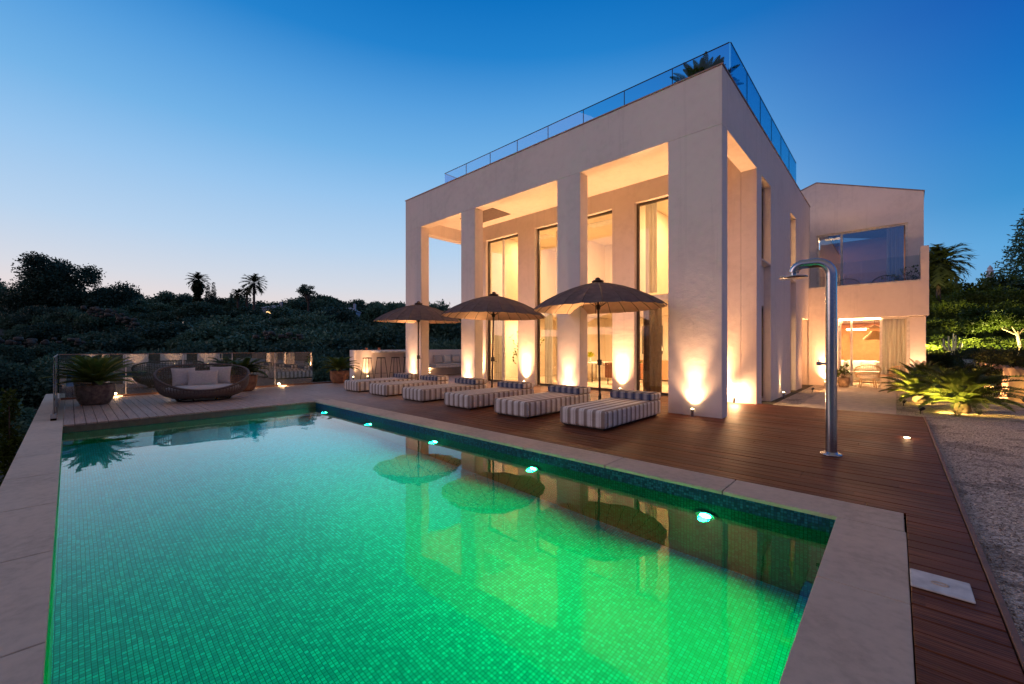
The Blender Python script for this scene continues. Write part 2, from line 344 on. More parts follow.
# the dusk arch opposite the view: dull rose above the dark horizon
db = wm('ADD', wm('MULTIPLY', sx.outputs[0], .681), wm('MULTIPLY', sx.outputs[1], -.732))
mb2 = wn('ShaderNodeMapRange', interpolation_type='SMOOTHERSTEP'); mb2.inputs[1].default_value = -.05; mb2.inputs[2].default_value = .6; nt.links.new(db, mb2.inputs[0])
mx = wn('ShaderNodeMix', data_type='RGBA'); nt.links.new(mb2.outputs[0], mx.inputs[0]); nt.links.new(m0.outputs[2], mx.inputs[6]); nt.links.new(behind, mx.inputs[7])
sky = wn('ShaderNodeTexSky'); sky.sky_type = 'NISHITA'; sky.sun_disc = False; sky.sun_elevation = R(1); sky.sun_rotation = R(-97)
ad = wn('ShaderNodeMix', data_type='RGBA', blend_type='ADD'); ad.inputs[0].default_value = .004; nt.links.new(mx.outputs[2], ad.inputs[6]); nt.links.new(sky.outputs[0], ad.inputs[7])
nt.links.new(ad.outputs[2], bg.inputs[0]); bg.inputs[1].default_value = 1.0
sun = lamp('sun', 'SUN', (0, 0, 30), .52, (1, .56, .44), angle=R(35), aim=(.62, .75, -.22))

# ------------------------------------------------------------------ ground, hills
def sstep(a, b, x): t = np.clip((x - a) / (b - a), 0, 1); return t * t * (3 - 2 * t)
def terr(x, y):
    x = np.asarray(x, float); y = np.asarray(y, float)
    D = np.maximum(np.maximum(-x - 17, y - 55), 0); D2 = np.maximum(D, np.maximum(x - 50, -y - 30))
    z = -2.6 - 1.2 * sstep(0, 10, D) + 8.8 * sstep(22, 75, D2) + 5 * sstep(75, 300, D2)
    z += (np.sin(x * .11 + 1) * np.cos(y * .09) * 1.0 + np.sin(x * .31) * np.sin(y * .27) * .3) * sstep(12, 50, D2)
    return z
a = np.concatenate([-np.geomspace(40, 1500, 34)[::-1], np.linspace(-39, 39, 60), np.geomspace(40, 1500, 34)])
xs = a - 30; ys = a + 15; X, Y = np.meshgrid(xs, ys); Z = terr(X, Y); n = len(a)
mb = MB(); mb.v = list(zip(X.ravel(), Y.ravel(), Z.ravel()))
mb.f = [(i * n + j, i * n + j + 1, (i + 1) * n + j + 1, (i + 1) * n + j) for i in range(n - 1) for j in range(n - 1)]; mb.sm = [True] * len(mb.f)
tag(mb.build('hillside_ground', M['earth']), kind='structure')
# gravel yard (sits on the made-up plot)
mb = MB(); mb.box(.445, 30, -20, 60, -2.7, -.05); mb.box(-2.3, .445, 11.62, 60, -2.7, -.07)
tag(mb.build('gravel_yard', M['gravel']), kind='structure')
# loose pebbles near the camera
def pebbles(n, x0, x1, y0, y1, z, smin, smax):
    base = np.array([(1, 0, 0), (-1, 0, 0), (0, 1, 0), (0, -1, 0), (0, 0, .7), (0, 0, -.7)], float); fb = [(0, 2, 4), (2, 1, 4), (1, 3, 4), (3, 0, 4), (2, 0, 5), (1, 2, 5), (3, 1, 5), (0, 3, 5)]
    mb = MB()
    for i in range(n):
        s = random.uniform(smin, smax); a = random.random() * 6.3; c, d = math.cos(a), math.sin(a); u = random.random()
        px = x0 + (x1 - x0) * u; py = y0 + (y1 - y0) * random.random() ** 1.6
        st = random.uniform(.6, 1.3)
        mb.add([(px + (v[0] * c * st - v[1] * d) * s, py + (v[0] * d * st + v[1] * c) * s, z + v[2] * s * .8) for v in base], fb, True)
    return mb
tag(pebbles(16000, .46, 3.2, .6, 11, -.047, .004, .013).build('loose_pebbles', M['gravel']), 'grey and white pebbles scattered over the gravel beside the deck', 'pebbles', kind='stuff')
# paving strips in front of the wing
mb = MB()
for i in range(16):
    y = 11.95 + i * .47; mb.box(-1.75, .02, y, y + .455, -.12, -.03 - .0)
mb.box(-2.3, .40, 11.66, 11.9, -.12, -.035)
tag(mb.build('patio_paving', M['paving'], bevel=.006), kind='structure')

# ------------------------------------------------------------------ deck
def boards(mb, x0, x1, y0, y1, zt=0.0):
    k0 = math.floor((y0 + 50) / .146); k = k0
    while True:
        a = k * .146 - 50; b = a + .137
        if a >= y1 - .01: break
        aa, bb = max(a, y0), min(b, y1)
        if bb - aa > .02:
            x = x0
            while x < x1 - .001:
                L = random.uniform(2.2, 4.2); e = min(x + L, x1)
                if x1 - e < .5: e = x1
                mb.box(x, e - .003, aa, bb, zt - .028, zt + random.uniform(-.0015, .0015)); x = e
        k += 1
mb = MB(); boards(mb, .065, .405, -4, 4.80); boards(mb, -11.55, .405, 4.80, 11.6); boards(mb, -16.25, -10.93, -.09, 4.80); boards(mb, -16.3, -11.55, 4.80, 8.7)
boards(mb, -16.8, -12.6, 11.6, 14.5); boards(mb, -16.3, -11.55, 8.7, 11.6)
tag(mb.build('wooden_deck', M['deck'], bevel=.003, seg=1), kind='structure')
mb = MB(); mb.box(.07, .44, -4, 4.79, -2.6, -.045); mb.box(-11.55, .44, 4.83, 11.6, -2.6, -.045); mb.box(-17.2, -10.98, -.05, 4.83, -2.6, -.045); mb.box(-17.2, -11.56, 4.84, 30, -2.6, -.046)
mb.box(-11.55, -2.3, 11.61, 30, -2.6, -.08)
tag(mb.build('deck_substructure', M['soil']), kind='structure')
mb = MB(); mb.box(.408, .440, -4, 11.62, -.12, .006); mb.box(-2.3, .407, 11.603, 11.635, -.12, .004)
tag(mb.build('deck_edging', M['edge'], bevel=.004), kind='structure')
mb = MB(); mb.box(-10.927, -10.90, -.075, 4.32, -.145, -.03); tag(mb.build('deck_fascia', M['fascia'], bevel=.003), kind='structure')

# ------------------------------------------------------------------ pool
PX0, PX1, PY0, PY1, WZ, PZ = -10.93, -.35, -.08, 4.33, -.15, -1.5
pool = thing('swimming_pool', 'long rectangular pool lined in green lit mosaic beside the wooden deck', 'swimming pool', ((PX0 + PX1) / 2, (PY0 + PY1) / 2, 0))
mb = MB()
mb.add([(PX0, PY0, PZ), (PX1, PY0, PZ), (PX1, PY1, PZ), (PX0, PY1, PZ)], [(0, 1, 2, 3)])
def wallq(x0, y0, x1, y1, z0, z1, m): m.add([(x0, y0, z0), (x1, y1, z0), (x1, y1, z1), (x0, y0, z1)], [(0, 1, 2, 3)])
ring = [(PX0, PY0, PX1, PY0), (PX1, PY0, PX1, PY1), (PX1, PY1, PX0, PY1), (PX0, PY1, PX0, PY0)]
mb.build('mosaic_floor', M['mosaic'], pool, world=True)
mb = MB()
for r in ring: wallq(*r, PZ, WZ - .02, mb)
mb.build('mosaic_wall', M['shaded_wallmosaic'], pool, world=True)
mb = MB()
for r in ring: wallq(*r, WZ - .02, -.03, mb)
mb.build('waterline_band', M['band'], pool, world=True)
mb = MB(); mb.add([(PX0, PY0, WZ), (PX1, PY0, WZ), (PX1, PY1, WZ), (PX0, PY1, WZ)], [(0, 1, 2, 3)])
tag(mb.build('pool_water', M['water'], None), kind='structure')
mb = MB()
def slabs(x0, x1, y0, y1, along, L, z0=-.05, z1=0.0):
    a, b = (x0, x1) if along == 'x' else (y0, y1); n = max(1, round((b - a) / L)); st = (b - a) / n
    for i in range(n):
        p, q = a + i * st, a + (i + 1) * st - .009
        if along == 'x': mb.box(p, q, y0, y1, z0, z1)
        else: mb.box(x0, x1, p, q, z0, z1)
slabs(-11.53, .06, PY1 - .006, 4.795, 'x', 1.29, -.035); slabs(PX1 - .006, .06, -.46, PY1 - .011, 'y', 1.2, -.035); slabs(-18.5, PX1 - .011, -.47, PY0 + .006, 'x', 1.3, -.035, 0.0)
slabs(PX1 - .02, .06, -6, -.47, 'y', 1.25)
mb.build('coping', M['coping'], pool, bevel=.005, world=True)
mb = MB(); mb.box(-18.5, PX1, -.45, PY0 - .01, -2.7, -.052); mb.box(PX1 + .01, .055, -6, 4.79, -2.7, -.052); mb.box(-11.5, PX1, PY1 + .01, 4.79, -2.7, -.052)
mb.build('outer_wall', M['wall'], pool, world=True)
PLIGHTS = [-10.22, -8.04, -5.8, -3.6, -1.38]
for i, x in enumerate(PLIGHTS):
    f = thing('pool_light', ['green pool lamp at the far corner, dimmest of the five', 'second green pool lamp from the far corner of the pool', 'middle green pool lamp of the five along the deck side wall', 'green pool lamp just before the last, opposite the sun beds', 'largest and nearest green pool lamp, by the near corner'][i], 'pool light', (x, PY1 - .03, -.48), group='green lamps in the pool wall')
    m = MB(); m.tube([(.085 * math.cos(q), 0, .085 * math.sin(q)) for q in np.linspace(0, 2 * PI, 24, endpoint=False)], .012, 6, closed=True); m.cyl((0, .03, 0), (0, -.008, 0), .085, .085, 20); m.build('housing', M['steel'], f)
    m = MB(); m.cyl((0, -.009, 0), (0, -.018, 0), .055, .045, 20); m.build('lens', M['green'], f)
    lamp('pool_glow', 'SPOT', (x, PY1 - .08, -.50), [230, 290, 350, 480, 600][i], (.0, 1, [.95, .72, .32, .10, .07][i]), f, .05, spot_size=R(172), spot_blend=1.0, aim=(0, -1, -.14))
    lamp('pool_rim_glow', 'POINT', (x, PY1 - .12, -.50), 1.5, (.03, 1, .38), f, .04)

# skimmer lid in the side deck
sk = thing('skimmer_lid', 'small white rectangular lid set flush in the deck beside the pool coping', 'lid', (.19, 3.46, .004))
mb = MB(); mb.box(-.125, .13, -.115, .135, 0, .012); mb.build('lid', M['slab'], sk, bevel=.006)
mb = MB(); mb.tube([(.035 * math.cos(q) , .02 * math.sin(q), .014) for q in np.linspace(0, 2 * PI, 16, endpoint=False)], .004, 5, closed=True); mb.build('finger_grip', M['coping'], sk)

# ------------------------------------------------------------------ villa
XL, XR, YF, YB, ZT = -13.61, -2.48, 8.70, 19.7, 6.93; T = .35; OP = 5.77; YP = 11.45
V = thing('villa', 'cubic white two storey villa with tall lit columns and roof terrace', 'house', (-8, 12, 0))
def vp(mb, name, mat, parent=None, **k): return mb.build(name, mat, parent or V, world=True if parent is None else False, **k)
for x0, x1 in ((XL, -12.6), (-10.36, -9.69), (-6.48, -5.77), (-3.55, XR)):
    m = MB(); m.box(x0, x1, YF, YF + T, -.05, OP); vp(m, 'column', M['wall'], bevel=.012)
m = MB(); m.box(XL, XR, YF, YF + T, OP, ZT); m.box(XR - T, XR, YF + T, YP, OP, ZT); m.box(XL, XL + T, YF + T, 14.2, OP, ZT); vp(m, 'beam', M['wall'], bevel=.012)
# right-hand side wall with its slots
m = MB(); xa, xb = XR - T, XR
m.box(xa, xb, YP, 11.95, -.1, ZT); m.box(xa, xb, 11.95, 13.0, 5.76, ZT); m.box(xa, xb - .16, 11.95, 13.0, 2.52, 3.6); m.box(xa, xb, 13.0, 15.87, -.1, ZT)
m.box(xa, xb, 15.87, 16.87, 5.76, ZT); m.box(xa, xb - .16, 15.87, 16.87, 2.52, 3.6); m.box(xa, xb, 16.87, 18.1, -.1, ZT); m.box(xa, xb, 18.1, YB, 2.47, ZT); m.box(xa - .5, xb - .5, 18.1, YB, -.1, 2.47)
m.box(XL, XL + T, 14.2, YB, -.1, ZT); m.box(XL, XR, YB, YB + .3, -.1, ZT)
vp(m, 'wall', M['wall'], bevel=.01)
for y0 in (11.95, 15.87):
    y1 = y0 + (1.05 if y0 < 12 else 1.0); m = MB(); m.box(xb - .17, xb + .015, y0, y1, 3.6, 3.64); vp(m, 'sill', M['wall'])
    for z0, z1 in ((.0, 2.52), (3.64, 5.76)):
        m = MB(); m.box(xb - .24, xb - .18, y0, y0 + .06, z0, z1); m.box(xb - .24, xb - .18, y1 - .06, y1, z0, z1); m.box(xb - .24, xb - .18, y0 + .06, y1 - .06, z1 - .06, z1); m.box(xb - .24, xb - .18, y0 + .06, y1 - .06, z0, z0 + .05)
        f = vp(m, 'window', M['frame']); g = MB(); c = Vector(V['_w']); g.box(xb - .215 - c.x, xb - .205 - c.x, y0 + .06 - c.y, y1 - .06 - c.y, z0 + .05, z1 - .06); g.build('pane', M['glass'], f)
# recessed door at the far end of the side wall
m = MB(); m.box(xb - .49, xb - .45, 18.45, 19.35, -.08, 2.2); dr = vp(m, 'door', M['tanwood'], bevel=.004)
m = MB(); c = Vector(V['_w']); m.tube([(xb - .45 - c.x, 18.6 - c.y, 1.0), (xb - .39 - c.x, 18.6 - c.y, 1.0), (xb - .39 - c.x, 18.6 - c.y, 1.5), (xb - .45 - c.x, 18.6 - c.y, 1.5)], .014, 6); m.build('handle', M['steel'], dr)
# metal cap on the parapet
m = MB(); m.box(XL - .02, XR + .02, YF - .02, YF + T + .02, ZT, ZT + .025); m.box(XR - T, XR + .02, YF + T + .02, YB + .3, ZT, ZT + .025); m.box(XL - .02, XL + T, YF + T + .02, YB + .3, ZT, ZT + .025); vp(m, 'parapet_cap', M['capmetal'])
# roof, porch ceiling, floors
m = MB(); m.box(XL + T, XR - T, YF + T, YB, 6.4, 6.75); vp(m, 'roof', M['paving'])
m = MB(); m.box(XL + T, XR - T, YF + T, YP + .3, 6.25, 6.39); m.box(XL + T, -12.6, YP + .3, 14.2, 6.25, 6.39); vp(m, 'porch_ceiling', M['wall'])
m = MB(); m.box(-12.05, -10.27, 10.05, 10.97, 6.235, 6.2499); vp(m, 'ceiling_hole_panel', M['hole_panel'])  # dark panel painted as the dim opening in the ceiling
for x in (-11.2, -8.1, -4.7):
    for y in (9.7,):
        m = MB(); m.cyl((x, y, 6.21), (x, y, 6.25), .035, .035, 12); vp(m, 'ceiling_spot', M['dark'])
# glazed wall behind the porch
WINS = [(-12.1, -10.35, -11.25), (-9.52, -6.42, -7.95), (-5.68, -3.35, -4.5)]; WT = 5.68
m = MB()
for x0, x1 in ((-12.6, -12.1), (-10.35, -9.52), (-6.42, -5.68), (-3.35, XR - T)): m.box(x0, x1, YP, YP + .3, -.05, 6.25)
for x0, x1, mu in WINS: m.box(x0, x1, YP, YP + .3, WT, 6.25)
vp(m, 'porch_wall', M['wall'], bevel=.008)
m = MB(); m.box(-12.6, -12.3, YP + .3, YB, -.05, 6.25); m.box(-12.3, XR - T, 17.0, 17.2, 0, 6.25); m.box(-12.3, XR - T, YP + .3, 17, 6.1, 6.24)
m.box(-6.15, -6.0, YP + .9, 17, 3.0, 6.1); m.box(-10.05, -9.9, 13.4, 17, 0, 6.1); vp(m, 'interior_wall', M['inwall'])
m = MB(); m.box(-12.3, XR - T, YP + .3, 17, -.03, .03); vp(m, 'interior_floor', M['ifloor'])
m = MB(); m.box(-12.3, XR - T, YP + .75, 17, 2.72, 3.0); vp(m, 'floor_slab', M['inwall'])
cV = Vector(V['_w'])
for x0, x1, mu in WINS:
    m = MB(); ya, yb = YP + .14, YP + .21
    m.box(x0, x0 + .07, ya, yb, .03, WT); m.box(x1 - .07, x1, ya, yb, .03, WT); m.box(x0 + .07, x1 - .07, ya, yb, WT - .07, WT); m.box(x0 + .07, x1 - .07, ya, yb, .03, .09)
    f = vp(m, 'window', M['frame'])
    m = MB(); m.box(x0 + .07 - cV.x, x1 - .07 - cV.x, ya - .012 - cV.y, yb + .01 - cV.y, 2.74, 2.90)
    for mm in (mu,): m.box(mm - .045 - cV.x, mm + .045 - cV.x, ya - .01 - cV.y, yb - cV.y, .09, 2.74); m.box(mm - .03 - cV.x, mm + .03 - cV.x, ya - .01 - cV.y, yb - cV.y, 2.90, WT - .07)
    m.build('mullion', M['white'], f)
    for z0, z1 in ((.09, 2.74), (2.90, WT - .07)):
        for a_, b_ in ((x0 + .07, mu - .045), (mu + .045, x1 - .07)):
            g = MB(); g.box(a_ - cV.x, b_ - cV.x, YP + .172 - cV.y, YP + .180 - cV.y, z0, z1); g.build('pane', M['glass'], f)
    h = MB(); h.tube([(mu + .08 - cV.x, ya - .01 - cV.y, 1.0), (mu + .08 - cV.x, ya - .05 - cV.y, 1.0), (mu + .08 - cV.x, ya - .05 - cV.y, 1.18)], .01, 6); h.build('handle', M['steel'], f)
# roof terrace glass railing
def rail(name, label, segs, z0, z1, mat, post=None, thick=.012, cap=.012):
    o = thing(name, label, 'glass railing', (*segs[0][0], z0)); w = o['_w']
    for (a, b) in segs:
        a = Vector((*a, 0)); b = Vector((*b, 0)); L = (b - a).length; n = max(1, round(L / 1.25)); d = (b - a) / n; t = d.normalized(); nrm = Vector((-t.y, t.x, 0)) * thick / 2
        c = MB(); c.tube([a + Vector((0, 0, z1)), b + Vector((0, 0, z1))], cap, 6); c.build('top_rail', M['capmetal'] if mat is M['rail'] else M['dark'], o, world=True)
        for i in range(n):
            p, q = a + d * i + t * .006, a + d * (i + 1) - t * .006; g = MB()
            vs = [p - nrm, q - nrm, q + nrm, p + nrm]; g.prism([(v.x, v.y) for v in vs], z0, z1 - .005); g.build('glass_panel', mat, o, world=True)
            if i: c = MB(); c.box(-.007, .007, -.009, .009, z0, z1 - .01, Matrix.Translation(a + d * i)); c.build('joint', M['dark'] if mat is M['roofrail'] else M['white'], o, world=True)
    return o
rail('terrace_railing', 'blue tinted glass railing running along the villa roof terrace', [((-2.62, 9.7), (-12.5, 9.7)), ((-12.5, 9.7), (-12.5, 13)), ((-2.6, 9.72), (-2.6, 17.7))], 6.7, 7.97, M['roofrail'])
# deck glass railing
rl = rail('deck_railing', 'clear glass railing closing the far end of the pool deck', [((-11.75, -.2), (-16.2, -.2)), ((-16.2, -.18), (-16.2, 6.3))], .03, 1.2, M['rail'])
m = MB(); m.box(-16.26, -16.14, -.15, 8.2, 0, .05); m.box(-16.25, -11.72, -.24, -.16, 0, .04); m.build('base_channel', M['edge'], rl, world=True)
m = MB(); m.box(-11.78, -11.72, -.24, -.16, .0, .12); m.build('clamp', M['steel'], rl, world=True)
for i, y in enumerate([.9, 2.05, 3.1, 4.2, 5.2]):
    f = thing('deck_strip_light', ['strip light at the foot of the glass railing left of the nest sofa', 'strip light at the foot of the railing hidden behind the nest sofa', 'strip light at the railing foot beside the round sofa right end', 'strip light at the railing foot right of the second potted cycad', 'strip light at the railing foot before the third potted cycad'][i], 'strip light', (-16.08, y, .0), group='strip lights along the deck railing')
    m = MB(); m.box(-.02, .03, -.16, .16, 0, .03); m.build('housing', M['steel'], f); m = MB(); m.box(.031, .035, -.14, .14, .008, .024); m.build('lens', m_emit('strip_lens', WARM2, 6), f); lamp('strip_glow', 'POINT', (-16.0, y, .06), 5, WARM2, f, .04)

# ------------------------------------------------------------------ wing on the right
Wg = thing('villa_wing', 'lower rear wing of the villa with balcony and curtained garden room', 'house', (-.8, 22, -.1))
def wp(mb, name, mat, **k): return mb.build(name, mat, Wg, world=True, **k)
m = MB(); m.box(XR - T + .3, -1.57, YB, YB + .3, -.12, 2.47); m.box(.36, .76, YB + .12, YB + .4, -.12, 2.45)
m.box(.5, .76, YB + .4, 26, -.12, 2.45); m.box(-2.83, .5, 25.8, 26, -.12, 2.45); m.box(-2.83, -2.6, YB + .3, 25.8, -.12, 2.45)
wp(m, 'wall', M['wall'], bevel=.008)
m = MB(); m.box(XR, .83, YB, YB + .22, 2.47, 3.64); m.box(.63, .83, YB, 21.3, 3.64, 4.83); m.box(.63, .83, YB + .22, 21.3, 2.47, 3.64); wp(m, 'balcony_parapet', M['wall'], bevel=.008)
m = MB(); m.box(-2.83, .63, YB + .22, 26, 2.47, 3.2); wp(m, 'floor_slab', M['wall'])
m = MB(); m.box(XR, .63, YB - .01, YB + .24, 3.64, 3.70); wp(m, 'balcony_sill', M['white'])
# upper wall: a gable with its peak by the main block
YW = 21.3
def gz(x): return 8.25 - max(0, x + 2.42) * .36 - max(0, -2.42 - x) * .35
m = MB()
def gslab(x0, x1, z0, m=m):
    m.add([(x0, YW, z0), (x1, YW, z0), (x1, YW, gz(x1)), (x0, YW, gz(x0)), (x0, YW + .3, z0), (x1, YW + .3, z0), (x1, YW + .3, gz(x1)), (x0, YW + .3, gz(x0))], [(0, 1, 2, 3), (5, 4, 7, 6), (0, 3, 7, 4), (1, 5, 6, 2), (3, 2, 6, 7), (0, 4, 5, 1)])
gslab(-4.6, -2.42, 3.2); gslab(-2.42, .34, 6.05); gslab(.34, .76, 3.2)
m.add([(.46, YW + .3, 3.2), (.76, YW + .3, 3.2), (.76, 26, 3.2), (.46, 26, 3.2)] + [(.46, YW + .3, gz(.46)), (.76, YW + .3, gz(.76)), (.76, 26, 6.2), (.46, 26, 6.3)], [(0, 1, 5, 4), (1, 2, 6, 5), (2, 3, 7, 6), (3, 0, 4, 7)])
m.box(-4.6, .46, 25.8, 26, 3.2, 6.3)
wp(m, 'upper_wall', M['wall'])
m = MB(); m.add([(-4.6, YW - .02, gz(-4.6)), (-2.42, YW - .02, gz(-2.42)), (.78, YW - .02, gz(.78)), (.78, 26, 6.2), (-2.42, 26, 6.9), (-4.6, 26, 6.3)], [(0, 1, 4, 5), (1, 2, 3, 4)]); o_ = wp(m, 'roof', M['capmetal']); sm = o_.modifiers.new('s', 'SOLIDIFY'); sm.thickness = .04; sm.offset = 1
cW = Vector(Wg['_w'])
def wwin(name, x0, x1, y, z0, z1, muls, fm, fw=.07, gm=None):
    m = MB(); m.box(x0, x0 + fw, y, y + .07, z0, z1); m.box(x1 - fw, x1, y, y + .07, z0, z1); m.box(x0 + fw, x1 - fw, y, y + .07, z1 - fw, z1); m.box(x0 + fw, x1 - fw, y, y + .07, z0, z0 + .06)
    for q in muls: m.box(q - .035, q + .035, y - .004, y + .066, z0 + .06, z1 - fw)
    f = wp(m, name, fm); e = [x0 + fw] + [q for q in muls] + [x1 - fw]
    for a_, b_ in zip(e, e[1:]): g = MB(); g.box(a_ + .036 - cW.x, b_ - .036 - cW.x, y + .03 - cW.y, y + .038 - cW.y, z0 + .06 - cW.z, z1 - fw - cW.z); g.build('pane', gm or M['glass'], f)
    return f
wwin('window', -2.42, .34, YW + .08, 3.22, 6.05, [-1.6], M['white'], gm=m_glass('upper_window_glass', (.75, .8, .85), 7)); wwin('window', -1.57, .36, YB + .16, -.10, 2.46, [-1.2, -.38], M['white'])
m = MB(); g_ = [(-2.4, .62)]
for a_, b_ in ((-2.46, -.93), (-.91, .62)): g = MB(); g.box(a_, b_, YB + .10, YB + .112, 3.70, 4.55); wp(g, 'balcony_glass', M['balglass'])
# wing interiors
m = MB(); m.box(-2.6, .5, 24.2, 24.3, 0, 2.45); m.box(-2.6, .46, 24.2, 24.3, 3.2, 6.2); wp(m, 'interior_wall', plain('terracotta_wall', (.5, .24, .12), .9)); m = MB(); m.box(-2.6, .5, YB + .3, 25.8, -.1, -.04); wp(m, 'interior_floor', M['ifloor'])
def curtain(name, label, x0, x1, y, z0, z1, ax='x', amp=.04, mat=None):
    o = thing(name, label, 'curtain', ((x0 + x1) / 2 if ax == 'x' else x0, y, z0)); m = MB(); n = int(abs(x1 - x0) / .02) + 2; vs = []; fs = []
    for j, z in enumerate((0, (z1 - z0) * .5, z1 - z0)):
        for i in range(n):
            u = (i / (n - 1) - .5) * (x1 - x0); vs.append((u, amp * math.sin(u * 55) * (1 if j else 1.2) + .01 * math.sin(u * 23 + j), z))
    for j in range(2):
        for i in range(n - 1): fs.append((j * n + i, j * n + i + 1, (j + 1) * n + i + 1, (j + 1) * n + i))
    m.add(vs, fs, True); m.build('drape', mat or M['curtain'], o)
    m = MB(); m.cyl(((x0 - x1) / 2 - .05, 0, z1 - z0 + .01), ((x1 - x0) / 2 + .05, 0, z1 - z0 + .01), .012, n=8); m.build('rod', M['dark'], o); return o
sheer = m_curtain(); sheer.name = 'grey_green_curtain'
curtain('curtain', 'grey green curtain drawn to the right in the garden room', -.36, .3, YB + .45, -.02, 2.4, mat=sheer)
curtain('curtain', 'pale curtain drawn to the right of the balcony window', -.25, .25, YW + .35, 3.25, 6.0)
curtain('curtain', 'brown curtain inside the right hand tall porch window', -5.58, -5.0, YP + .36, .05, 2.68, mat=plain('brown_drape', (.30, .17, .07), .9))
curtain('curtain', 'tall cream curtain in the upper right hand porch window', -5.55, -5.15, YP + .42, 3.02, 5.9)
curtain('curtain', 'long cream curtain beside the left hand porch door', -12.0, -11.45, YP + .40, .05, 2.68)
curtain('curtain', 'cream curtain at the left end of the middle porch window', -9.4, -9.0, YP + .40, .05, 2.68)

# ------------------------------------------------------------------ uplights and other lamps
def uplight(x, y, label, aim, power=60, z=0, cap=False, group='small uplights at the villa walls', size=105, far=0):
    o = thing('uplight', label, 'uplight', (x, y, z), group=group); m = MB(); m.cyl((0, 0, 0), (0, 0, .012), .045, n=16); m.cyl((0, 0, .012), (0, 0, .15), .028, n=16); m.build('body', M['dark'] if cap else M['steel'], o)
    m = MB(); m.cyl((0, 0, .151), (0, 0, .156), .026, n=14); m.build('lens', M['bulb'], o)
    if cap:
        m = MB(); m.cyl((0, 0, .30), (0, 0, .33), .04, n=16)
        for q in (0, PI): m.cyl((.034 * math.cos(q), .034 * math.sin(q), .15), (.034 * math.cos(q), .034 * math.sin(q), .30), .004, n=5)
        m.build('cap', M['dark'], o)
        lamp('lamp_glow', 'POINT', (x, y, z + .23), power * .22, WARM2, o, .03); return o
    lamp('lamp_glow', 'SPOT', (x, y, z + .17), power * .30, WARM, o, .04, spot_size=R(size), spot_blend=1.0, aim=(aim[0], aim[1], 1))
    if aim[1] > 0: lamp('lamp_graze', 'SPOT', (x, y - .06, z + .18), power * 1.1, WARM, o, .05, spot_size=R(46), spot_blend=1.0, aim=(aim[0] * .2, .10, 1))
    if far: lamp('lamp_beam', 'SPOT', (x, y, z + .18), far, (1, .46, .17), o, .05, spot_size=R(85), spot_blend=.9, aim=(-aim[0] * 1.5, -.22, 1))
    return o
UP = 320
uplight(-3.0, YF - .13, 'uplight at the foot of the wide corner column nearest the camera', (0, .28), UP * 1.1)
uplight(-6.12, YF - .13, 'uplight at the foot of the second column, behind the beds', (0, .28), UP)
uplight(-10.02, YF - .13, 'uplight at the foot of the third column, behind the beds', (0, .28), UP)
uplight(-13.1, YF - .13, 'uplight at the foot of the farthest corner column', (0, .28), UP)
uplight(-2.95, YP - .14, 'capped uplight by the inner pier seen past the corner column', (0, .2), UP * 1.2, cap=True)
uplight(-3.3, YP - .16, 'uplight inside the porch behind the wide corner column', (0, .1), UP, far=700)
uplight(-12.35, YP - .16, 'uplight inside the porch at its far left pier', (0, .1), UP, far=600)
uplight(-6.08, YP - .14, 'uplight at the porch pier between middle and right windows', (0, .1), UP * 1.5, far=800)
uplight(-9.93, YP - .14, 'uplight at the porch pier between left and middle windows', (0, .1), UP * 1.5, far=800)
uplight(XR + .09, 14.2, 'uplight grazing the side wall between the two slot windows', (-.10, 0), UP * .8, z=-.07, size=50)
uplight(-1.95, YB - .14, 'uplight on the paving at the wing wall behind the shower', (0, .2), UP * 1.6, z=-.07, far=420)
uplight(-16.6, 8.1, 'uplight at the end face of the bar wall beyond the beds', (-.1, .28), UP * .4)
uplight(-16.62, 8.75, 'uplight against the lit face of the bar wall, left of the stools', (-.3, .1), UP * .45)
uplight(-16.66, 12.0, 'uplight at the low wall beside the bench, hidden behind the outer column', (-.25, .3), UP * .6)
uplight(.56, YB - .05, 'added uplight at the wing pier behind the garden cycads', (0, .2), UP * .8, z=-.07)  # extra lamp, put in to brighten the wing from below
for x, y, l in ((.13, 8.78, 'round recessed floor lamp glowing in the deck near the gravel'), ):
    o = thing('deck_lamp', l, 'floor light', (x, y, .0)); m = MB(); m.cyl((0, 0, -.02), (0, 0, .006), .05, n=20); m.build('ring', M['steel'], o); m = MB(); m.cyl((0, 0, .0065), (0, 0, .009), .034, n=20); m.build('lens', M['led'], o); lamp('lamp_glow', 'POINT', (x, y, .06), 1.2, WARM2, o, .02)
# recessed panels, added to give the rooms and soffit their light
def added_ceiling_light(x, y, z, sx, sy, power, label, parent_mat=None, col=WARM2):
    o = thing('added_ceiling_light', label, 'ceiling light', (x, y, z), group='ceiling lights added to brighten the villa'); m = MB(); m.box(-sx / 2 - .02, sx / 2 + .02, -sy / 2 - .02, sy / 2 + .02, -.015, -.001); m.build('frame', M['white'], o)
    lamp('lamp_panel', 'AREA', (x, y, z - .02), power, col, o, shape='RECTANGLE', size=sx, size_y=sy, aim=(0, 0, -1)); return o
added_ceiling_light(-11.1, 13.6, 2.72, 1.0, .3, 230, 'added ceiling light in the ground floor room behind the left window')
added_ceiling_light(-8.0, 13.6, 2.72, 1.4, .3, 340, 'added ceiling light above the dining room behind the middle window')
added_ceiling_light(-4.5, 13.6, 2.72, 1.4, .3, 340, 'added ceiling light above the sitting room behind the right window')
added_ceiling_light(-11.1, 13.8, 6.1, 1.0, .5, 170, 'added ceiling light upstairs behind the left window')
added_ceiling_light(-8.0, 13.8, 6.1, 1.4, .5, 230, 'added ceiling light upstairs behind the middle window')
added_ceiling_light(-4.4, 13.8, 6.1, 1.4, .5, 230, 'added ceiling light upstairs behind the right window')
added_ceiling_light(-1.0, 22.3, 2.47, 1.4, .4, 420, 'added ceiling light in the garden room of the wing')
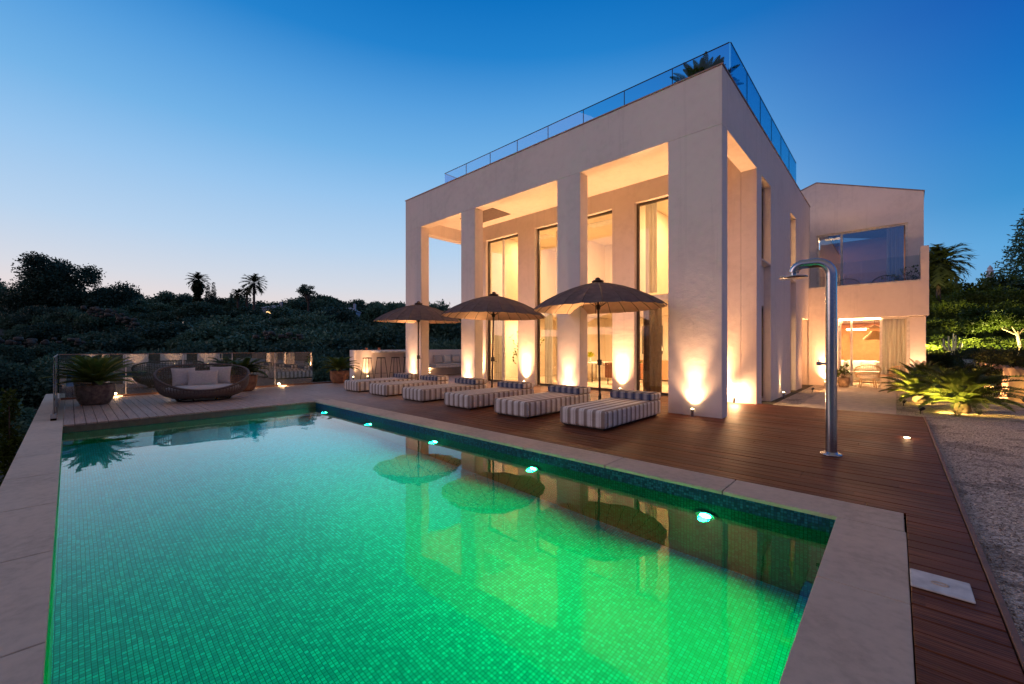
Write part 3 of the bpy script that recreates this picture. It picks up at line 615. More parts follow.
added_ceiling_light(-1.0, 19.1 + .78, 2.47, 1.2, .10, 110, 'added soffit light over the garden room window')  # soffit lamp added to spill warm light on the paving
added_ceiling_light(-2.0, 22.6, 6.1, .5, .4, 70, 'added ceiling light in the bedroom behind the balcony')

# ------------------------------------------------------------------ sun beds
def bed():
    o = thing('sun_bed', 'x', 'sun bed', group='striped sun beds in a row along the porch')
    m = MB(); m.box(-.465, .465, 0, 2.25, .035, .335); b = m.build('mattress', M['stripe'], o, bevel=.045, seg=4)
    m = MB(); m.box(-.465, .465, 1.80, 2.252, .337, .475); b2 = m.build('headrest', M['stripe'], o, bevel=.035, seg=4)
    m = MB(); m.box(-.44, .44, 1.786, 1.80, .345, .462); m.box(-.44, .44, 1.80, 2.1, .4755, .485); m.build('headrest_cover', M['blue'], o, bevel=.005)
    m = MB(); m.box(-.40, .40, .06, 2.19, .01, .034); m.build('plinth', M['dark'], o)
    for x in (-.36, .36):
        for y in (.12, 2.1): m = MB(); m.cyl((x, y, 0), (x, y, .012), .03, n=10); m.build('foot', M['dark'], o)
    return o
bl = ['striped sun bed nearest the camera, right of the largest parasol', 'second nearest striped sun bed, left of the largest parasol', 'third nearest striped sun bed, between the middle and right parasols', 'fourth nearest striped sun bed, just left of the middle parasol pole', 'fifth striped sun bed, beside the pole of the left parasol', 'farthest striped sun bed, nearest the potted cycad by the bar wall']
b0 = bed()
for i, x in enumerate([-3.96, -5.65, -7.32, -9.12, -10.87, -12.5]):
    o = b0 if i == 0 else copy_tree(b0); o.location = (x, 6.0, 0); o['label'] = bl[i]; o.rotation_euler = (0, 0, R([.3, -.5, .4, 0, .6, -.4][i]))

# ------------------------------------------------------------------ parasols
def parasol():
    o = thing('parasol', 'x', 'parasol', group='dark round parasols between the sun beds'); N = 24; RR = 1.45
    prof = [(0, 2.83), (.12, 2.82), (.35, 2.77), (.62, 2.69), (.9, 2.58), (1.15, 2.46), (1.33, 2.35), (RR, 2.255)]
    vs = []; fs = []; K = N * 4
    for r, z in prof:
        for k in range(K):
            q = 2 * PI * k / K; ph = (k % 4) / 4; sag = math.sin(PI * ph); vs.append((r * math.cos(q) * (1 - .02 * sag * (r / RR) ** 3), r * math.sin(q) * (1 - .02 * sag * (r / RR) ** 3), z - .012 * sag * (r / RR)))
    for i in range(len(prof) - 1):
        for k in range(K): l = (k + 1) % K; fs.append((i * K + k, (i + 1) * K + k, (i + 1) * K + l, i * K + l))
    m = MB(); m.add(vs, fs, False); m.build('canopy', M['canopy'], o)
    m = MB(); n0 = []
    for k in range(N):
        q = 2 * PI * k / N; c, s = math.cos(q), math.sin(q); m.tube([(r * c, r * s, z - .004) for r, z in prof[1:]], .008, 4)
    m.build('ribs', M['dark'], o)
    for k in range(8):
        q = 2 * PI * k / 8; m = MB(); m.cyl((.03 * math.cos(q), .03 * math.sin(q), 2.28), (.62 * math.cos(q), .62 * math.sin(q), 2.66), .006, n=5); m.build('strut', M['dark'], o)
    m = MB(); m.tube([(0, 0, .05), (0, 0, 2.84)], .024, 14); m.build('pole', M['wood'], o)
    m = MB(); m.lathe([(0, .0), (.05, .0), (.12, .02), (.14, .045), (.11, .07), (.05, .075), (.065, .10), (.03, .13), (0, .135)], (0, 0, 2.81), 16); m.build('finial', M['wood'], o)
    m = MB(); m.lathe([(.026, -.05), (.045, -.04), (.045, .05), (.026, .06)], (0, 0, 2.28), 14); m.build('runner', M['dark'], o)
    m = MB(); m.box(-.03, .05, -.035, .035, 1.0, 1.12); m.tube([(.05, 0, 1.06), (.09, 0, 1.06), (.09, 0, 1.0), (.15, 0, 1.0)], .008, 6); m.build('crank', M['dark'], o, bevel=.005)
    m = MB(); m.lathe([(0, 0), (.27, 0), (.27, .04), (.24, .055), (.04, .06), (.035, .3), (.03, .32)], (0, 0, .003), 28); m.build('base', M['dark'], o); return o
p0 = parasol(); pl = ['largest and nearest dark parasol, in front of the right hand porch window', 'middle dark parasol, in front of the left hand porch window', 'farthest and smallest dark parasol, in front of the outer column']
for i, x in enumerate([-4.80, -8.24, -11.8]):
    o = p0 if i == 0 else copy_tree(p0); o.location = (x, 8.03, 0); o['label'] = pl[i]; o.rotation_euler = (R([.6, -1.1, .9][i]), R([-.8, .7, 1.2][i]), R(4 + 5 * i))

# ------------------------------------------------------------------ outdoor shower
sh = thing('outdoor_shower', 'tall bent steel outdoor shower column standing on the deck', 'shower', (-.61, 6.73, .002)); H_ = 2.56
pts = [(0, 0, .01), (0, 0, 1.0), (0, 0, H_ - .22)] + [(-.17 + .17 * math.cos(a), 0, H_ - .22 + .17 * math.sin(a)) for a in np.linspace(.15, PI / 2, 8)] + [(-.30, 0, H_ - .05)] + [(-.30 - .11 * math.sin(a), 0, H_ - .16 + .11 * math.cos(a)) for a in np.linspace(.2, 1.45, 6)]
m = MB(); m.tube(pts, .062, 24); m.build('column', M['steel'], sh, smooth=False)
m = MB(); m.cyl((-.41, 0, H_ - .15), (-.41, 0, H_ - .195), .03, n=14); m.lathe([(0, .022), (.05, .020), (.160, .004), (.165, -.004), (.160, -.012), (0, -.012)], (-.41, 0, H_ - .21), 32); m.build('shower_head', M['steel'], sh)
m = MB(); m.lathe([(0, .0), (.115, 0), (.115, .018), (.07, .022), (.07, .04), (.06, .042)], (0, 0, 0), 28); m.build('base_plate', M['steel'], sh)
m = MB(); m.cyl((-.055, 0, 1.18), (-.10, 0, 1.18), .017, n=12); m.cyl((-.10, 0, 1.18), (-.155, 0, 1.18), .023, n=12); m.cyl((-.13, 0, 1.18), (-.13, 0, 1.23), .006, n=6); m.build('tap', M['steel'], sh)

# ------------------------------------------------------------------ nest sofa
ns = thing('nest_sofa', 'oval woven nest sofa with grey cushions by the glass railing', 'outdoor sofa', (-13.45, 2.45, .0), R(82))
def rim(q): return Vector((1.0 * math.cos(q), .66 * math.sin(q), .66 + .31 * math.sin(q) + .05 * math.cos(2 * q)))
def bot(q): return Vector((.66 * math.cos(q), .44 * math.sin(q), .10))
def mer(q, t):
    a, b = rim(q), bot(q); c = Vector((1.06 * math.cos(q), .76 * math.sin(q), max(.12, a.z * .30))); return a * (1 - t) ** 2 + c * 2 * t * (1 - t) + b * t * t
m = MB(); m.tube([rim(q) for q in np.linspace(0, 2 * PI, 64, endpoint=False)], .026, 8, closed=True); m.tube([bot(q) for q in np.linspace(0, 2 * PI, 48, endpoint=False)], .022, 6, closed=True); m.build('rim', M['wicker'], ns)
m = MB()
for k in range(84): q = 2 * PI * k / 84; m.tube([mer(q, t) for t in np.linspace(0, 1, 9)], .008, 4, caps=False)
for t in np.linspace(.06, .94, 17): m.tube([mer(q, t) for q in np.linspace(0, 2 * PI, 72, endpoint=False)], .0095, 4, closed=True)
m.build('woven_shell', M['wicker'], ns)
m = MB()
for k in range(8): q = 2 * PI * (k + .5) / 8; b = bot(q); m.cyl((b.x * .85, b.y * .85, 0), (b.x, b.y, .11), .02, n=8)
m.tube([bot(q) * .86 - Vector((0, 0, .075)) for q in np.linspace(0, 2 * PI, 40, endpoint=False)], .018, 6, closed=True); m.build('base_frame', M['dark'], ns)
m = MB(); m.blob((0, -.02, .30), 1, 40, 10, .82, .55, .11, p=.75); m.build('seat_cushion', M['pale'], ns)
def pillow(name, M4, w, h, t, mat, parent):
    m = MB(); n = 14; vs = []; fs = []
    for s in (1, -1):
        for i in range(n + 1):
            for j in range(n + 1):
                u, v = i / n * 2 - 1, j / n * 2 - 1; k = (1 - abs(u) ** 3.5) * (1 - abs(v) ** 3.5); pin = 1 - .07 * (1 - u * u) * (abs(v) ** 2) ; pin2 = 1 - .07 * (1 - v * v) * (abs(u) ** 2)
                vs.append(M4 @ Vector((u * w / 2 * pin2, s * t / 2 * max(k, 0) ** .45, v * h / 2 * pin)))
    o = (n + 1) ** 2
    for i in range(n):
        for j in range(n): a_ = i * (n + 1) + j; fs.append((a_, a_ + n + 1, a_ + n + 2, a_ + 1)); fs.append((o + a_, o + a_ + 1, o + a_ + n + 2, o + a_ + n + 1))
    m.add(vs, fs, True); return m.build(name, mat, parent)
# cushions lean on the back of the sofa; they are loose, so each is a thing of its own
def loose_pillow(label, base, lx, ly, lz, rx, rz, w, h, mat=None):
    Mw = Matrix.Translation(base.location) @ Matrix.Rotation(base.rotation_euler.z, 4, 'Z'); p = Mw @ Vector((lx, ly, lz))
    o = thing('cushion', label, 'cushion', tuple(p), base.rotation_euler.z + rz); pillow('cover', Matrix.Rotation(rx, 4, 'X'), w, h, .17, mat or M['greyc'], o); return o
loose_pillow('grey cushion at the left end of the nest sofa', ns, -.42, .17, .62, R(-22), R(10), .52, .50)
loose_pillow('wide grey cushion lying in front in the middle of the nest sofa', ns, -.02, -.04, .58, R(-26), R(-4), .66, .46)
loose_pillow('grey cushion at the right end of the nest sofa', ns, .36, .20, .63, R(-20), R(-14), .50, .50)

# ------------------------------------------------------------------ cycads
def cycad_mesh(nf, L, droop=1.0, up=.9, seed=0, lw=.016, ll=.17):
    rd = random.Random(seed); m = MB()
    for k in range(nf):
        q = k * 2.39996 + rd.uniform(-.2, .2); tier = k / nf; e0 = up * (1.25 - 1.05 * tier) + rd.uniform(-.08, .08); l = L * rd.uniform(.82, 1.08) * (.85 + .15 * math.sin(tier * PI))
        P = Vector((0, 0, 0)); pts = [P.copy()]; N = 12; e = e0
        for i in range(N):
            e -= droop * (.035 + .012 * i) ; d = Vector((math.cos(q) * math.cos(e), math.sin(q) * math.cos(e), math.sin(e))); P = P + d * (l / N); pts.append(P.copy())
        m.tube(pts, [.012 * (1 - i / N * .7) for i in range(N + 1)], 4, caps=False)
        nl = 27
        for i in range(3, nl + 1):
            t = i / nl * N; a_ = min(int(t), N - 1); p = pts[a_].lerp(pts[a_ + 1], t - a_); d = (pts[a_ + 1] - pts[a_]).normalized(); sd = d.cross(Vector((0, 0, 1))).normalized(); upv = sd.cross(d)
            s_ = ll * L * math.sin(PI * min(1, (i / nl) * .86 + .12)) ** .6
            for sg in (1, -1):
                dd = (sd * sg * .85 + d * .55 + upv * .28).normalized(); tip = p + dd * s_; wv = d * lw * 1.7
                m.add([p - wv * .4, p + wv * .6, p.lerp(tip, .55) + wv * .7, tip, p.lerp(tip, .55) - wv * .5], [(0, 1, 2, 3, 4)])
    return m
POTP = [(0, 0), (.27, 0), (.33, .03), (.41, .2), (.45, .42), (.44, .56), (.455, .60), (.43, .615), (.40, .60), (.39, .54), (0, .54)]
def potted(label, loc, s, mat, seed, nf, L, droop=1.0, up=.9):
    o = thing('potted_cycad', label, 'potted plant', loc); m = MB(); m.lathe([(r * s, z * s) for r, z in POTP], n=32, wob=.012); m.build('pot', mat, o)
    m = MB(); m.cyl((0, 0, .54 * s), (0, 0, .70 * s), .09 * s, .07 * s, 10); m.build('trunk', M['bark'], o)
    f = cycad_mesh(nf, L, droop, up, seed).build('fronds', M['cycad'], o); f.location = (0, 0, .66 * s); return o
potted('cycad in the large rough cement pot, leftmost on the deck', (-14.35, .44, 0), .80, M['pot'], 3, 46, .90, .45, 1.0)
potted('potted cycad partly hidden behind the right end of the nest sofa', (-15.2, 3.8, 0), .82, M['terra'], 5, 34, .85, .8, .95)
potted('potted cycad in a reddish pot next to the bar wall', (-15.9, 7.2, 0), .78, M['terra'], 8, 34, .85, .7, 1.0)
o = thing('roof_cycad', 'dark cycad behind the glass at the front corner of the roof terrace', 'plant', (-3.35, 10.3, 6.75)); m = MB(); m.lathe([(r * .7, z * .7) for r, z in POTP], n=24); m.build('pot', M['pot'], o); f = cycad_mesh(60, .95, .35, 1.2, 4).build('fronds', M['cycad'], o); f.location = (0, 0, .55)
def garden_cycad(label, loc, L, nf, seed, droop=1.0, up=.9):
    o = thing('garden_cycad', label, 'cycad', loc); m = MB(); m.lathe([(.10, 0), (.14, .05), (.12, .2), (.08, .26), (0, .28)], n=14); m.build('trunk', M['bark'], o); f = cycad_mesh(nf, L, droop, up, seed, .014, .16).build('fronds', M['cycad'], o); f.location = (0, 0, .2); return o
garden_cycad('large spreading cycad lit yellow on the gravel beyond the deck corner', (1.08, 13.4, -.05), 1.15, 84, 11, .8, 1.15)
garden_cycad('cycad behind the large one, close to the wing pier', (.62, 17.5, -.05), 1.0, 60, 12, .5, 1.25)
garden_cycad('cycad left of the large one, leaning over the yellow spotlight', (.45, 15.0, -.05), .95, 42, 13, .7, 1.1)
def spike(label, loc, aim, power, col=(1, .66, .2), size=100):
    o = thing('garden_spotlight', label, 'spotlight', loc); m = MB(); m.cyl((0, 0, -.02), (0, 0, .06), .01, n=6); a_ = Vector(aim).normalized(); m.cyl((0, 0, .07) , Vector((0, 0, .07)) + a_ * .08, .03, .035, n=12); m.build('body', M['dark'], o)
    m = MB(); m.cyl(Vector((0, 0, .07)) + a_ * .0805, Vector((0, 0, .07)) + a_ * .084, .028, n=12); m.build('lens', m_emit('spot_lens', col, 12), o)
    p = Vector(loc) + Vector((0, 0, .07)) + a_ * .1; lamp('lamp_glow', 'SPOT', tuple(p), power, col, o, .03, spot_size=R(size), spot_blend=.7, aim=aim); return o
spike('garden spotlight on the gravel under the large cycad', (.40, 12.75, -.05), (.6, .5, .38), 700, (1, .60, .14))
spike('garden spotlight under the cycad by the wing pier', (.15, 14.2, -.05), (.3, .6, .4), 600, (1, .60, .14))
spike('added spotlight on the paving washing the wing facade', (-1.95, 16.2, -.03), (.28, 1, .42), 480, (1, .42, .13), 90)  # added fill lamp that brightens the wing from the paving
spike('garden spotlight lighting the stone retaining wall', (1.75, 18.0, -.05), (1, .4, .25), 150, (1, .5, .2), 130)
spike('garden spotlight farther along the stone retaining wall', (1.7, 21.5, -.05), (1, .5, .25), 220, (1, .5, .2), 130)

# ------------------------------------------------------------------ bar wall, bar, stools, bench
bw = thing('garden_wall', 'low white rendered wall behind the beds at the bar end of the deck', 'wall', (-17, 11, -.05))
m = MB(); m.box(-17.25, -16.8, 8.25, 14.6, -.05, 1.27); m.box(-16.8, -13.61, 14.3, 14.6, -.05, 1.27); m.build('wall', M['wall'], bw, world=True, bevel=.012)
bar = thing('bar_counter', 'white bar counter with an open side standing at the low wall', 'bar counter', (-16.2, 9.9, 0))
m = MB(); m.box(-16.79, -16.0, 9.0, 10.75, 1.16, 1.24); m.build('counter_top', M['white'], bar, world=True, bevel=.006); m = MB(); m.box(-16.79, -16.0, 10.68, 10.75, 0, 1.158); m.build('end_panel', M['white'], bar, world=True)
def stool():
    o = thing('bar_stool', 'x', 'bar stool', group='dark thin legged stools at the bar'); m = MB(); m.lathe([(0, .0), (.17, 0), (.185, .015), (.17, .035), (0, .035)], (0, 0, .93), 20); m.build('seat', M['dark'], o)
    for sx_ in (-1, 1):
        for sy_ in (-1, 1): m = MB(); m.cyl((sx_ * .2, sy_ * .2, 0), (sx_ * .11, sy_ * .11, .93), .012, n=8); m.build('leg', M['dark'], o)
    m = MB(); m.tube([(.17, .17, .3), (-.17, .17, .3), (-.17, -.17, .3), (.17, -.17, .3)], .008, 6, closed=True); m.build('footrest', M['dark'], o); return o
s0 = stool()
for i, (x, y, l) in enumerate([(-15.8, 8.3, 'leftmost dark bar stool, nearest the wall end'), (-15.85, 8.95, 'second dark bar stool from the left at the bar'), (-15.8, 9.6, 'third dark bar stool from the left at the bar'), (-15.8, 10.2, 'rightmost dark bar stool, beside the outer column')]):
    o = s0 if i == 0 else copy_tree(s0); o.location = (x, y, 0); o.rotation_euler = (0, 0, .3 * i); o['label'] = l
bn = thing('wall_bench', 'pale floating bench fixed along the low wall seen between the columns', 'bench', (-16.5, 13, .4)); m = MB(); m.box(-16.79, -16.0, 11.9, 14.25, .40, .50); m.build('seat', M['white'], bn, world=True, bevel=.01); m = MB(); m.box(-16.78, -16.04, 11.95, 14.2, .503, .58); m.build('pad', M['pale'], bn, world=True, bevel=.02, seg=3)
for l, y, x, rz in (('brown striped cushion at the left end of the wall bench', 12.5, -16.62, 78), ('pale square cushion propped on the wall bench', 12.95, -16.5, 96), ('grey cushion at the right of the wall bench', 13.6, -16.6, 84)):
    o = thing('cushion', l, 'cushion', (x, y, .80), R(rz)); pillow('cover', Matrix.Rotation(R(-15), 4, 'X'), .5, .45, .15, [M['greyc'], M['pale'], M['greyc']][int(y > 12.7) + int(y > 13.2)], o)
for i, (y, l) in enumerate([(8.9, 'small orange candle glass at the left on top of the low wall'), (9.5, 'small orange candle glass at the right on top of the low wall')]):
    o = thing('candle_glass', l, 'candle', (-17.0, y, 1.27)); m = MB(); m.lathe([(0, 0), (.05, 0), (.055, .1), (.05, .1), (.045, .02), (0, .02)], n=14); m.build('glass', plain('amber_glass', (.7, .2, .05), .2), o); m = MB(); m.cyl((0, 0, .02), (0, 0, .085), .03, n=10); m.build('candle', m_emit('candle_glow', (1, .4, .15), 7), o)

# ------------------------------------------------------------------ interiors
def lampobj(name, label, loc, h, r, power, floor=True):
    o = thing(name, label, 'lamp', loc); m = MB(); m.cyl((0, 0, 0), (0, 0, .02), .12, n=16); m.cyl((0, 0, .02), (0, 0, h), .012, n=8); m.build('stand', M['dark'], o)
    m = MB(); m.lathe([(r, 0), (r * .75, .28)], (0, 0, h), 20); m.build('lamp_shade', M['shade'], o); lamp('lamp_glow', 'POINT', (loc[0], loc[1], loc[2] + h + .12), power, WARM2, o, .1); return o
lampobj('floor_lamp', 'glowing shaded lamp in the sitting room behind the right hand window', (-3.95, 15.2, .03), 1.35, .25, 45)
lampobj('table_lamp', 'small glowing lamp on the console behind the middle window', (-7.0, 16.2, .86), .4, .16, 25)
def chair(label, loc, rz, mat, seat=.45, back=.85):
    o = thing('armchair', label, 'armchair', loc, rz); m = MB(); m.box(-.3, .3, -.3, .3, seat - .12, seat); m.build('seat', mat, o, bevel=.03); m = MB(); m.box(-.3, .3, .26, .36, seat, back, Matrix.Rotation(R(-6), 4, 'X')); m.build('backrest', mat, o, bevel=.03)
    for s in (-1, 1):
        m = MB(); m.tube([(s * .3, -.28, 0), (s * .33, -.28, seat + .2), (s * .33, .28, seat + .22)], .018, 6); m.build('arm', M['tanwood'], o); m = MB(); m.cyl((s * .27, .3, 0), (s * .27, .28, seat - .1), .018, n=8); m.build('leg', M['tanwood'], o)
    return o
chair('brown armchair nearest the glass in the right hand window', (-4.35, 12.9, .03), R(150), M['brown']); chair('pale armchair facing the brown one behind the right hand window', (-3.9, 14.2, .03), R(-40), M['pale']); chair('white upholstered armchair behind the middle window left end', (-8.9, 12.9, .03), R(120), M['pale'])
o = thing('console_cabinet', 'reddish brown cabinet on thin legs behind the middle window', 'cabinet', (-7.1, 13.6, .03)); m = MB(); m.box(-.7, .7, -.22, .22, .25, .80); m.build('body', M['brown'], o, bevel=.01)
for sx_ in (-1, 1):
    m = MB(); m.box(sx_ * .35 - .34, sx_ * .35 + .34, -.235, -.221, .27, .78); m.build('door', M['brown'], o, bevel=.004)
    for sy_ in (-1, 1): m = MB(); m.cyl((sx_ * .6, sy_ * .17, 0), (sx_ * .6, sy_ * .17, .25), .015, n=6); m.build('leg', M['dark'], o)
o = thing('back_console', 'pale sideboard against the back wall with a lamp on it', 'sideboard', (-7.3, 16.4, .03)); m = MB(); m.box(-1, 1, -.25, .25, .05, .83); m.build('body', M['tanwood'], o, bevel=.01); m = MB(); m.box(-.95, .95, -.2, .2, 0, .05); m.build('plinth', M['dark'], o)
o = thing('wall_picture', 'tall framed abstract picture on the back wall of the dining room', 'picture', (-7.6, 16.97, 1.7)); m = MB(); m.box(-.45, .45, -.02, .0, -.6, .6); m.build('frame', M['dark'], o, bevel=.004); m = MB(); m.box(-.41, .41, -.026, -.021, -.56, .56); m.build('canvas', plain('sepia_canvas', (.5, .38, .22), .8, nscale=3, var=.7), o)
o = thing('dining_table', 'pale dining table laid with glasses behind the middle window', 'table', (-9.0, 14.6, .03)); m = MB(); m.box(-.5, .5, -.9, .9, .72, .76); m.build('table_top', M['white'], o, bevel=.006)
for sx_ in (-1, 1):
    for sy_ in (-1, 1): m = MB(); m.cyl((sx_ * .4, sy_ * .8, 0), (sx_ * .4, sy_ * .8, .72), .02, n=8); m.build('leg', M['dark'], o)
o = thing('flower_vase', 'vase with bright yellow green flowers on the dining table', 'vase', (-8.95, 14.2, .79)); m = MB(); m.lathe([(0, 0), (.05, 0), (.07, .08), (.04, .16), (.05, .2)], n=14); m.build('vase', M['white'], o)
m = MB()
for k in range(60): q = random.random() * 6.28; e = random.uniform(.3, 1.4); d = Vector((math.cos(q) * math.cos(e), math.sin(q) * math.cos(e), math.sin(e))); p = Vector((0, 0, .18)); m.add([p, p + d * .2 + Vector((.02, 0, 0)), p + d * .26, p + d * .2 - Vector((.02, 0, 0))], [(0, 1, 2, 3)])
m.build('flowers', m_leaf('yellow_flowers', (.5, .5, .03), (.8, .7, .05), .4, 8), o)
o = thing('ring_pendant', 'glowing ring pendant hanging upstairs behind the middle window', 'pendant light', (-9.15, 13.2, 3.95)); m = MB(); m.tube([(.32 * math.cos(q), .32 * math.sin(q), 0) for q in np.linspace(0, 2 * PI, 28, endpoint=False)], .022, 6, closed=True); m.build('ring', m_emit('ring_glow', (1, .8, .5), 14), o)
m = MB(); [m.cyl((.32 * math.cos(q), .32 * math.sin(q), 0), (0, 0, 2.14), .003, n=4) for q in (0, 2.1, 4.2)]; m.build('cord', M['dark'], o)
o = thing('cove_light', 'warm strip light along the ceiling behind the right hand window', 'strip light', (-4.3, 16.0, 2.62)); m = MB(); m.box(-1.3, 1.3, -.03, .03, 0, .03); m.build('diffuser', M['cove'], o); m = MB(); m.box(-1.32, 1.32, -.04, .04, .031, .09); m.build('housing', M['white'], o)
def leafy(label, loc, h, n, seed, spread=.5, name='indoor_plant', mat=None, pot=True, ls=.16):
    rd = random.Random(seed); o = thing(name, label, 'potted plant', loc); m = MB()
    if pot: m.lathe([(0, 0), (.13, 0), (.19, .2), (.17, .34), (.15, .34), (.14, .3), (0, .3)], n=18); m.build('pot', M['pot'], o)
    m = MB(); st = MB()
    for k in range(n):
        q = rd.random() * 6.28; e = rd.uniform(.5, 1.4); d = Vector((math.cos(q) * math.cos(e) * spread * 2, math.sin(q) * math.cos(e) * spread * 2, math.sin(e))) * rd.uniform(.4, 1) * (h - .3); p = Vector((0, 0, .3)) + d; st.cyl((0, 0, .3), p, .004, .002, 4)
        for j in range(3):
            a_ = Vector((rd.uniform(-1, 1), rd.uniform(-1, 1), rd.uniform(-.4, .8))).normalized() * ls; w_ = a_.cross(Vector((0, 0, 1))).normalized() * ls * .28; m.add([p, p + a_ * .5 + w_, p + a_, p + a_ * .5 - w_], [(0, 1, 2, 3)])
    m.build('leaves', mat or M['shrub'], o); st.build('stems', M['bark'], o); return o
leafy('tall leafy plant inside the left hand porch door', (-10.9, 12.4, .03), 2.2, 60, 1, .3); leafy('spiky green plant beside the brown cabinet', (-7.35, 14.6, .03), 1.1, 30, 2, .16, ls=.3)
leafy('small green plant in a round stone pot on the patio by the garden room', (-1.35, 18.9, -.03), .75, 40, 5, .5, name='patio_plant')
# garden room and balcony furniture
def tubchair(label, loc, rz, mat, s=1):
    o = thing('wicker_armchair', label, 'armchair', loc, rz); m = MB()
    arc = np.linspace(-.15 * PI, 1.15 * PI, 26)
    for a_ in arc: m.cyl((.30 * s * math.cos(a_), .28 * s * math.sin(a_), .36), (.36 * s * math.cos(a_), .34 * s * math.sin(a_), .60 + .22 * max(0, math.sin(a_))), .007, n=5)
    for q_, rr, dz in ((0, .36, .6), (0, .33, .46)): m.tube([(rr * s * math.cos(a_), (rr - .02) * s * math.sin(a_), dz + (.22 if dz > .5 else .1) * max(0, math.sin(a_))) for a_ in arc], .016, 6)
    m.build('backrest', mat, o); m = MB(); m.lathe([(0, 0), (.29, 0), (.30, .05), (.28, .09), (0, .10)], (0, 0, .34), 24); m.build('seat', M['pale'], o)
    for k in range(4): a_ = PI / 4 + k * PI / 2; m = MB(); m.cyl((.3 * math.cos(a_), .3 * math.sin(a_), 0), (.24 * math.cos(a_), .24 * math.sin(a_), .35), .014, n=6); m.build('leg', mat, o)
    return o
lw = plain('light_wicker', (.5, .36, .22), .7, nscale=50)
tubchair('light wicker armchair outside the left of the garden room window', (-.72, 19.1, -.03), R(190), lw); tubchair('light wicker armchair in front of the curtain and pier', (.2, 19.0, -.05), R(170), lw)
o = thing('side_table', 'round pedestal side table between the two light wicker armchairs', 'side table', (-.25, 19.2, -.03)); m = MB(); m.lathe([(0, 0), (.16, 0), (.17, .03), (.09, .2), (.15, .38), (.2, .42), (.2, .45), (0, .45)], n=22); m.build('drum', M['greyc'], o); m = MB(); m.cyl((0, 0, .452), (0, 0, .47), .22, n=22); m.build('table_top', M['tanwood'], o)
tubchair('dark wicker armchair at the left on the balcony', (-1.35, 20.7, 3.2), R(175), M['wicker']); tubchair('dark wicker armchair at the right on the balcony', (-.3, 20.7, 3.2), R(190), M['wicker'])
o = thing('balcony_table', 'small drum table between the balcony armchairs', 'side table', (-.83, 20.6, 3.2)); m = MB(); m.lathe([(0, 0), (.18, 0), (.2, .2), (.18, .4), (.22, .44), (.22, .47), (0, .47)], n=20); m.build('drum', M['greyc'], o)
leafy('dark potted shrub at the right corner of the balcony', (.32, 20.3, 3.3), .95, 60, 9, .55, name='balcony_plant', mat=M['cycad'], ls=.1).scale = (1.2, 1.2, 1)
o = thing('pendant_lamp', 'woven double cone pendant lamp glowing in the garden room', 'pendant light', (-.60, 21.6, 1.75)); m = MB(); m.lathe([(.36, -.08), (.34, 0), (.08, .30)], n=28); m.lathe([(.22, .36), (.18, .42), (.05, .5)], n=24); m.build('lamp_shade', plain('straw_shade', (.7, .48, .25), .8, nscale=60), o); m = MB(); m.cyl((0, 0, .5), (0, 0, .70), .006, n=5); m.build('cord', M['dark'], o); m = MB(); m.blob((0, 0, .06), .06); m.build('bulb', m_emit('bulb_glow', (1, .75, .4), 25), o); lamp('lamp_glow', 'POINT', (-.6, 21.6, 1.70), 22, WARM2, o, .06)
o = thing('wall_strip_light', 'thin horizontal strip light at the top left of the garden room', 'strip light', (-1.2, 22.6, 2.1)); m = MB(); m.box(-.32, .32, -.02, .02, 0, .045); m.build('diffuser', m_emit('strip_glow', (1, .8, .5), 10), o); m = MB(); m.box(-.33, .33, -.03, .03, .046, .08); m.build('housing', M['white'], o)
o = thing('daybed', 'pale sofa with piled cushions inside the garden room', 'sofa', (-1.35, 22.2, -.04)); m = MB(); m.box(-.9, .9, -.45, .45, .08, .45); m.build('seat', M['pale'], o, bevel=.05, seg=3); m = MB(); m.box(-.9, .9, .3, .5, .45, .85); m.build('backrest', M['greyc'], o, bevel=.05, seg=3)
for s in (-.5, .1, .55): pillow('back_cushion', Matrix.Translation((s, .2, .68)) @ Matrix.Rotation(R(-20), 4, 'X'), .5, .45, .16, M['pale'], o)

# ------------------------------------------------------------------ vegetation
def leafmesh(name, clumps, n, size, mat, squash=.75, seed=0, shell=.55):
    g = np.random.default_rng(seed); C = np.array([c[:3] for c in clumps]); Rr = np.array([c[3] for c in clumps]); w = Rr ** 2; idx = g.choice(len(clumps), n, p=w / w.sum())
    d = g.normal(size=(n, 3)); d /= np.linalg.norm(d, axis=1)[:, None]; r = (shell + (1 - shell) * g.random(n)) * (1 + .12 * g.normal(size=n)); P = C[idx] + d * (r * Rr[idx])[:, None] * np.array([1, 1, squash])
    a = g.normal(size=(n, 3)); a = a + d * .5; a /= np.linalg.norm(a, axis=1)[:, None]; b = np.cross(a, g.normal(size=(n, 3))); b /= np.linalg.norm(b, axis=1)[:, None]; s = size * (.6 + .8 * g.random(n))[:, None]
    V_ = np.stack([P, P + (a * .55 + b * .32) * s, P + a * s * 1.1, P + (a * .5 - b * .32) * s], 1).reshape(-1, 3); me = bpy.data.meshes.new(name); me.vertices.add(4 * n); me.vertices.foreach_set('co', V_.ravel()); me.loops.add(4 * n); me.loops.foreach_set('vertex_index', np.arange(4 * n)); me.polygons.add(n); me.polygons.foreach_set('loop_start', np.arange(0, 4 * n, 4)); me.polygons.foreach_set('loop_total', np.full(n, 4)); me.update(); me.validate(); me.materials.append(mat)
    o = bpy.data.objects.new(name, me); COL.objects.link(o); return o
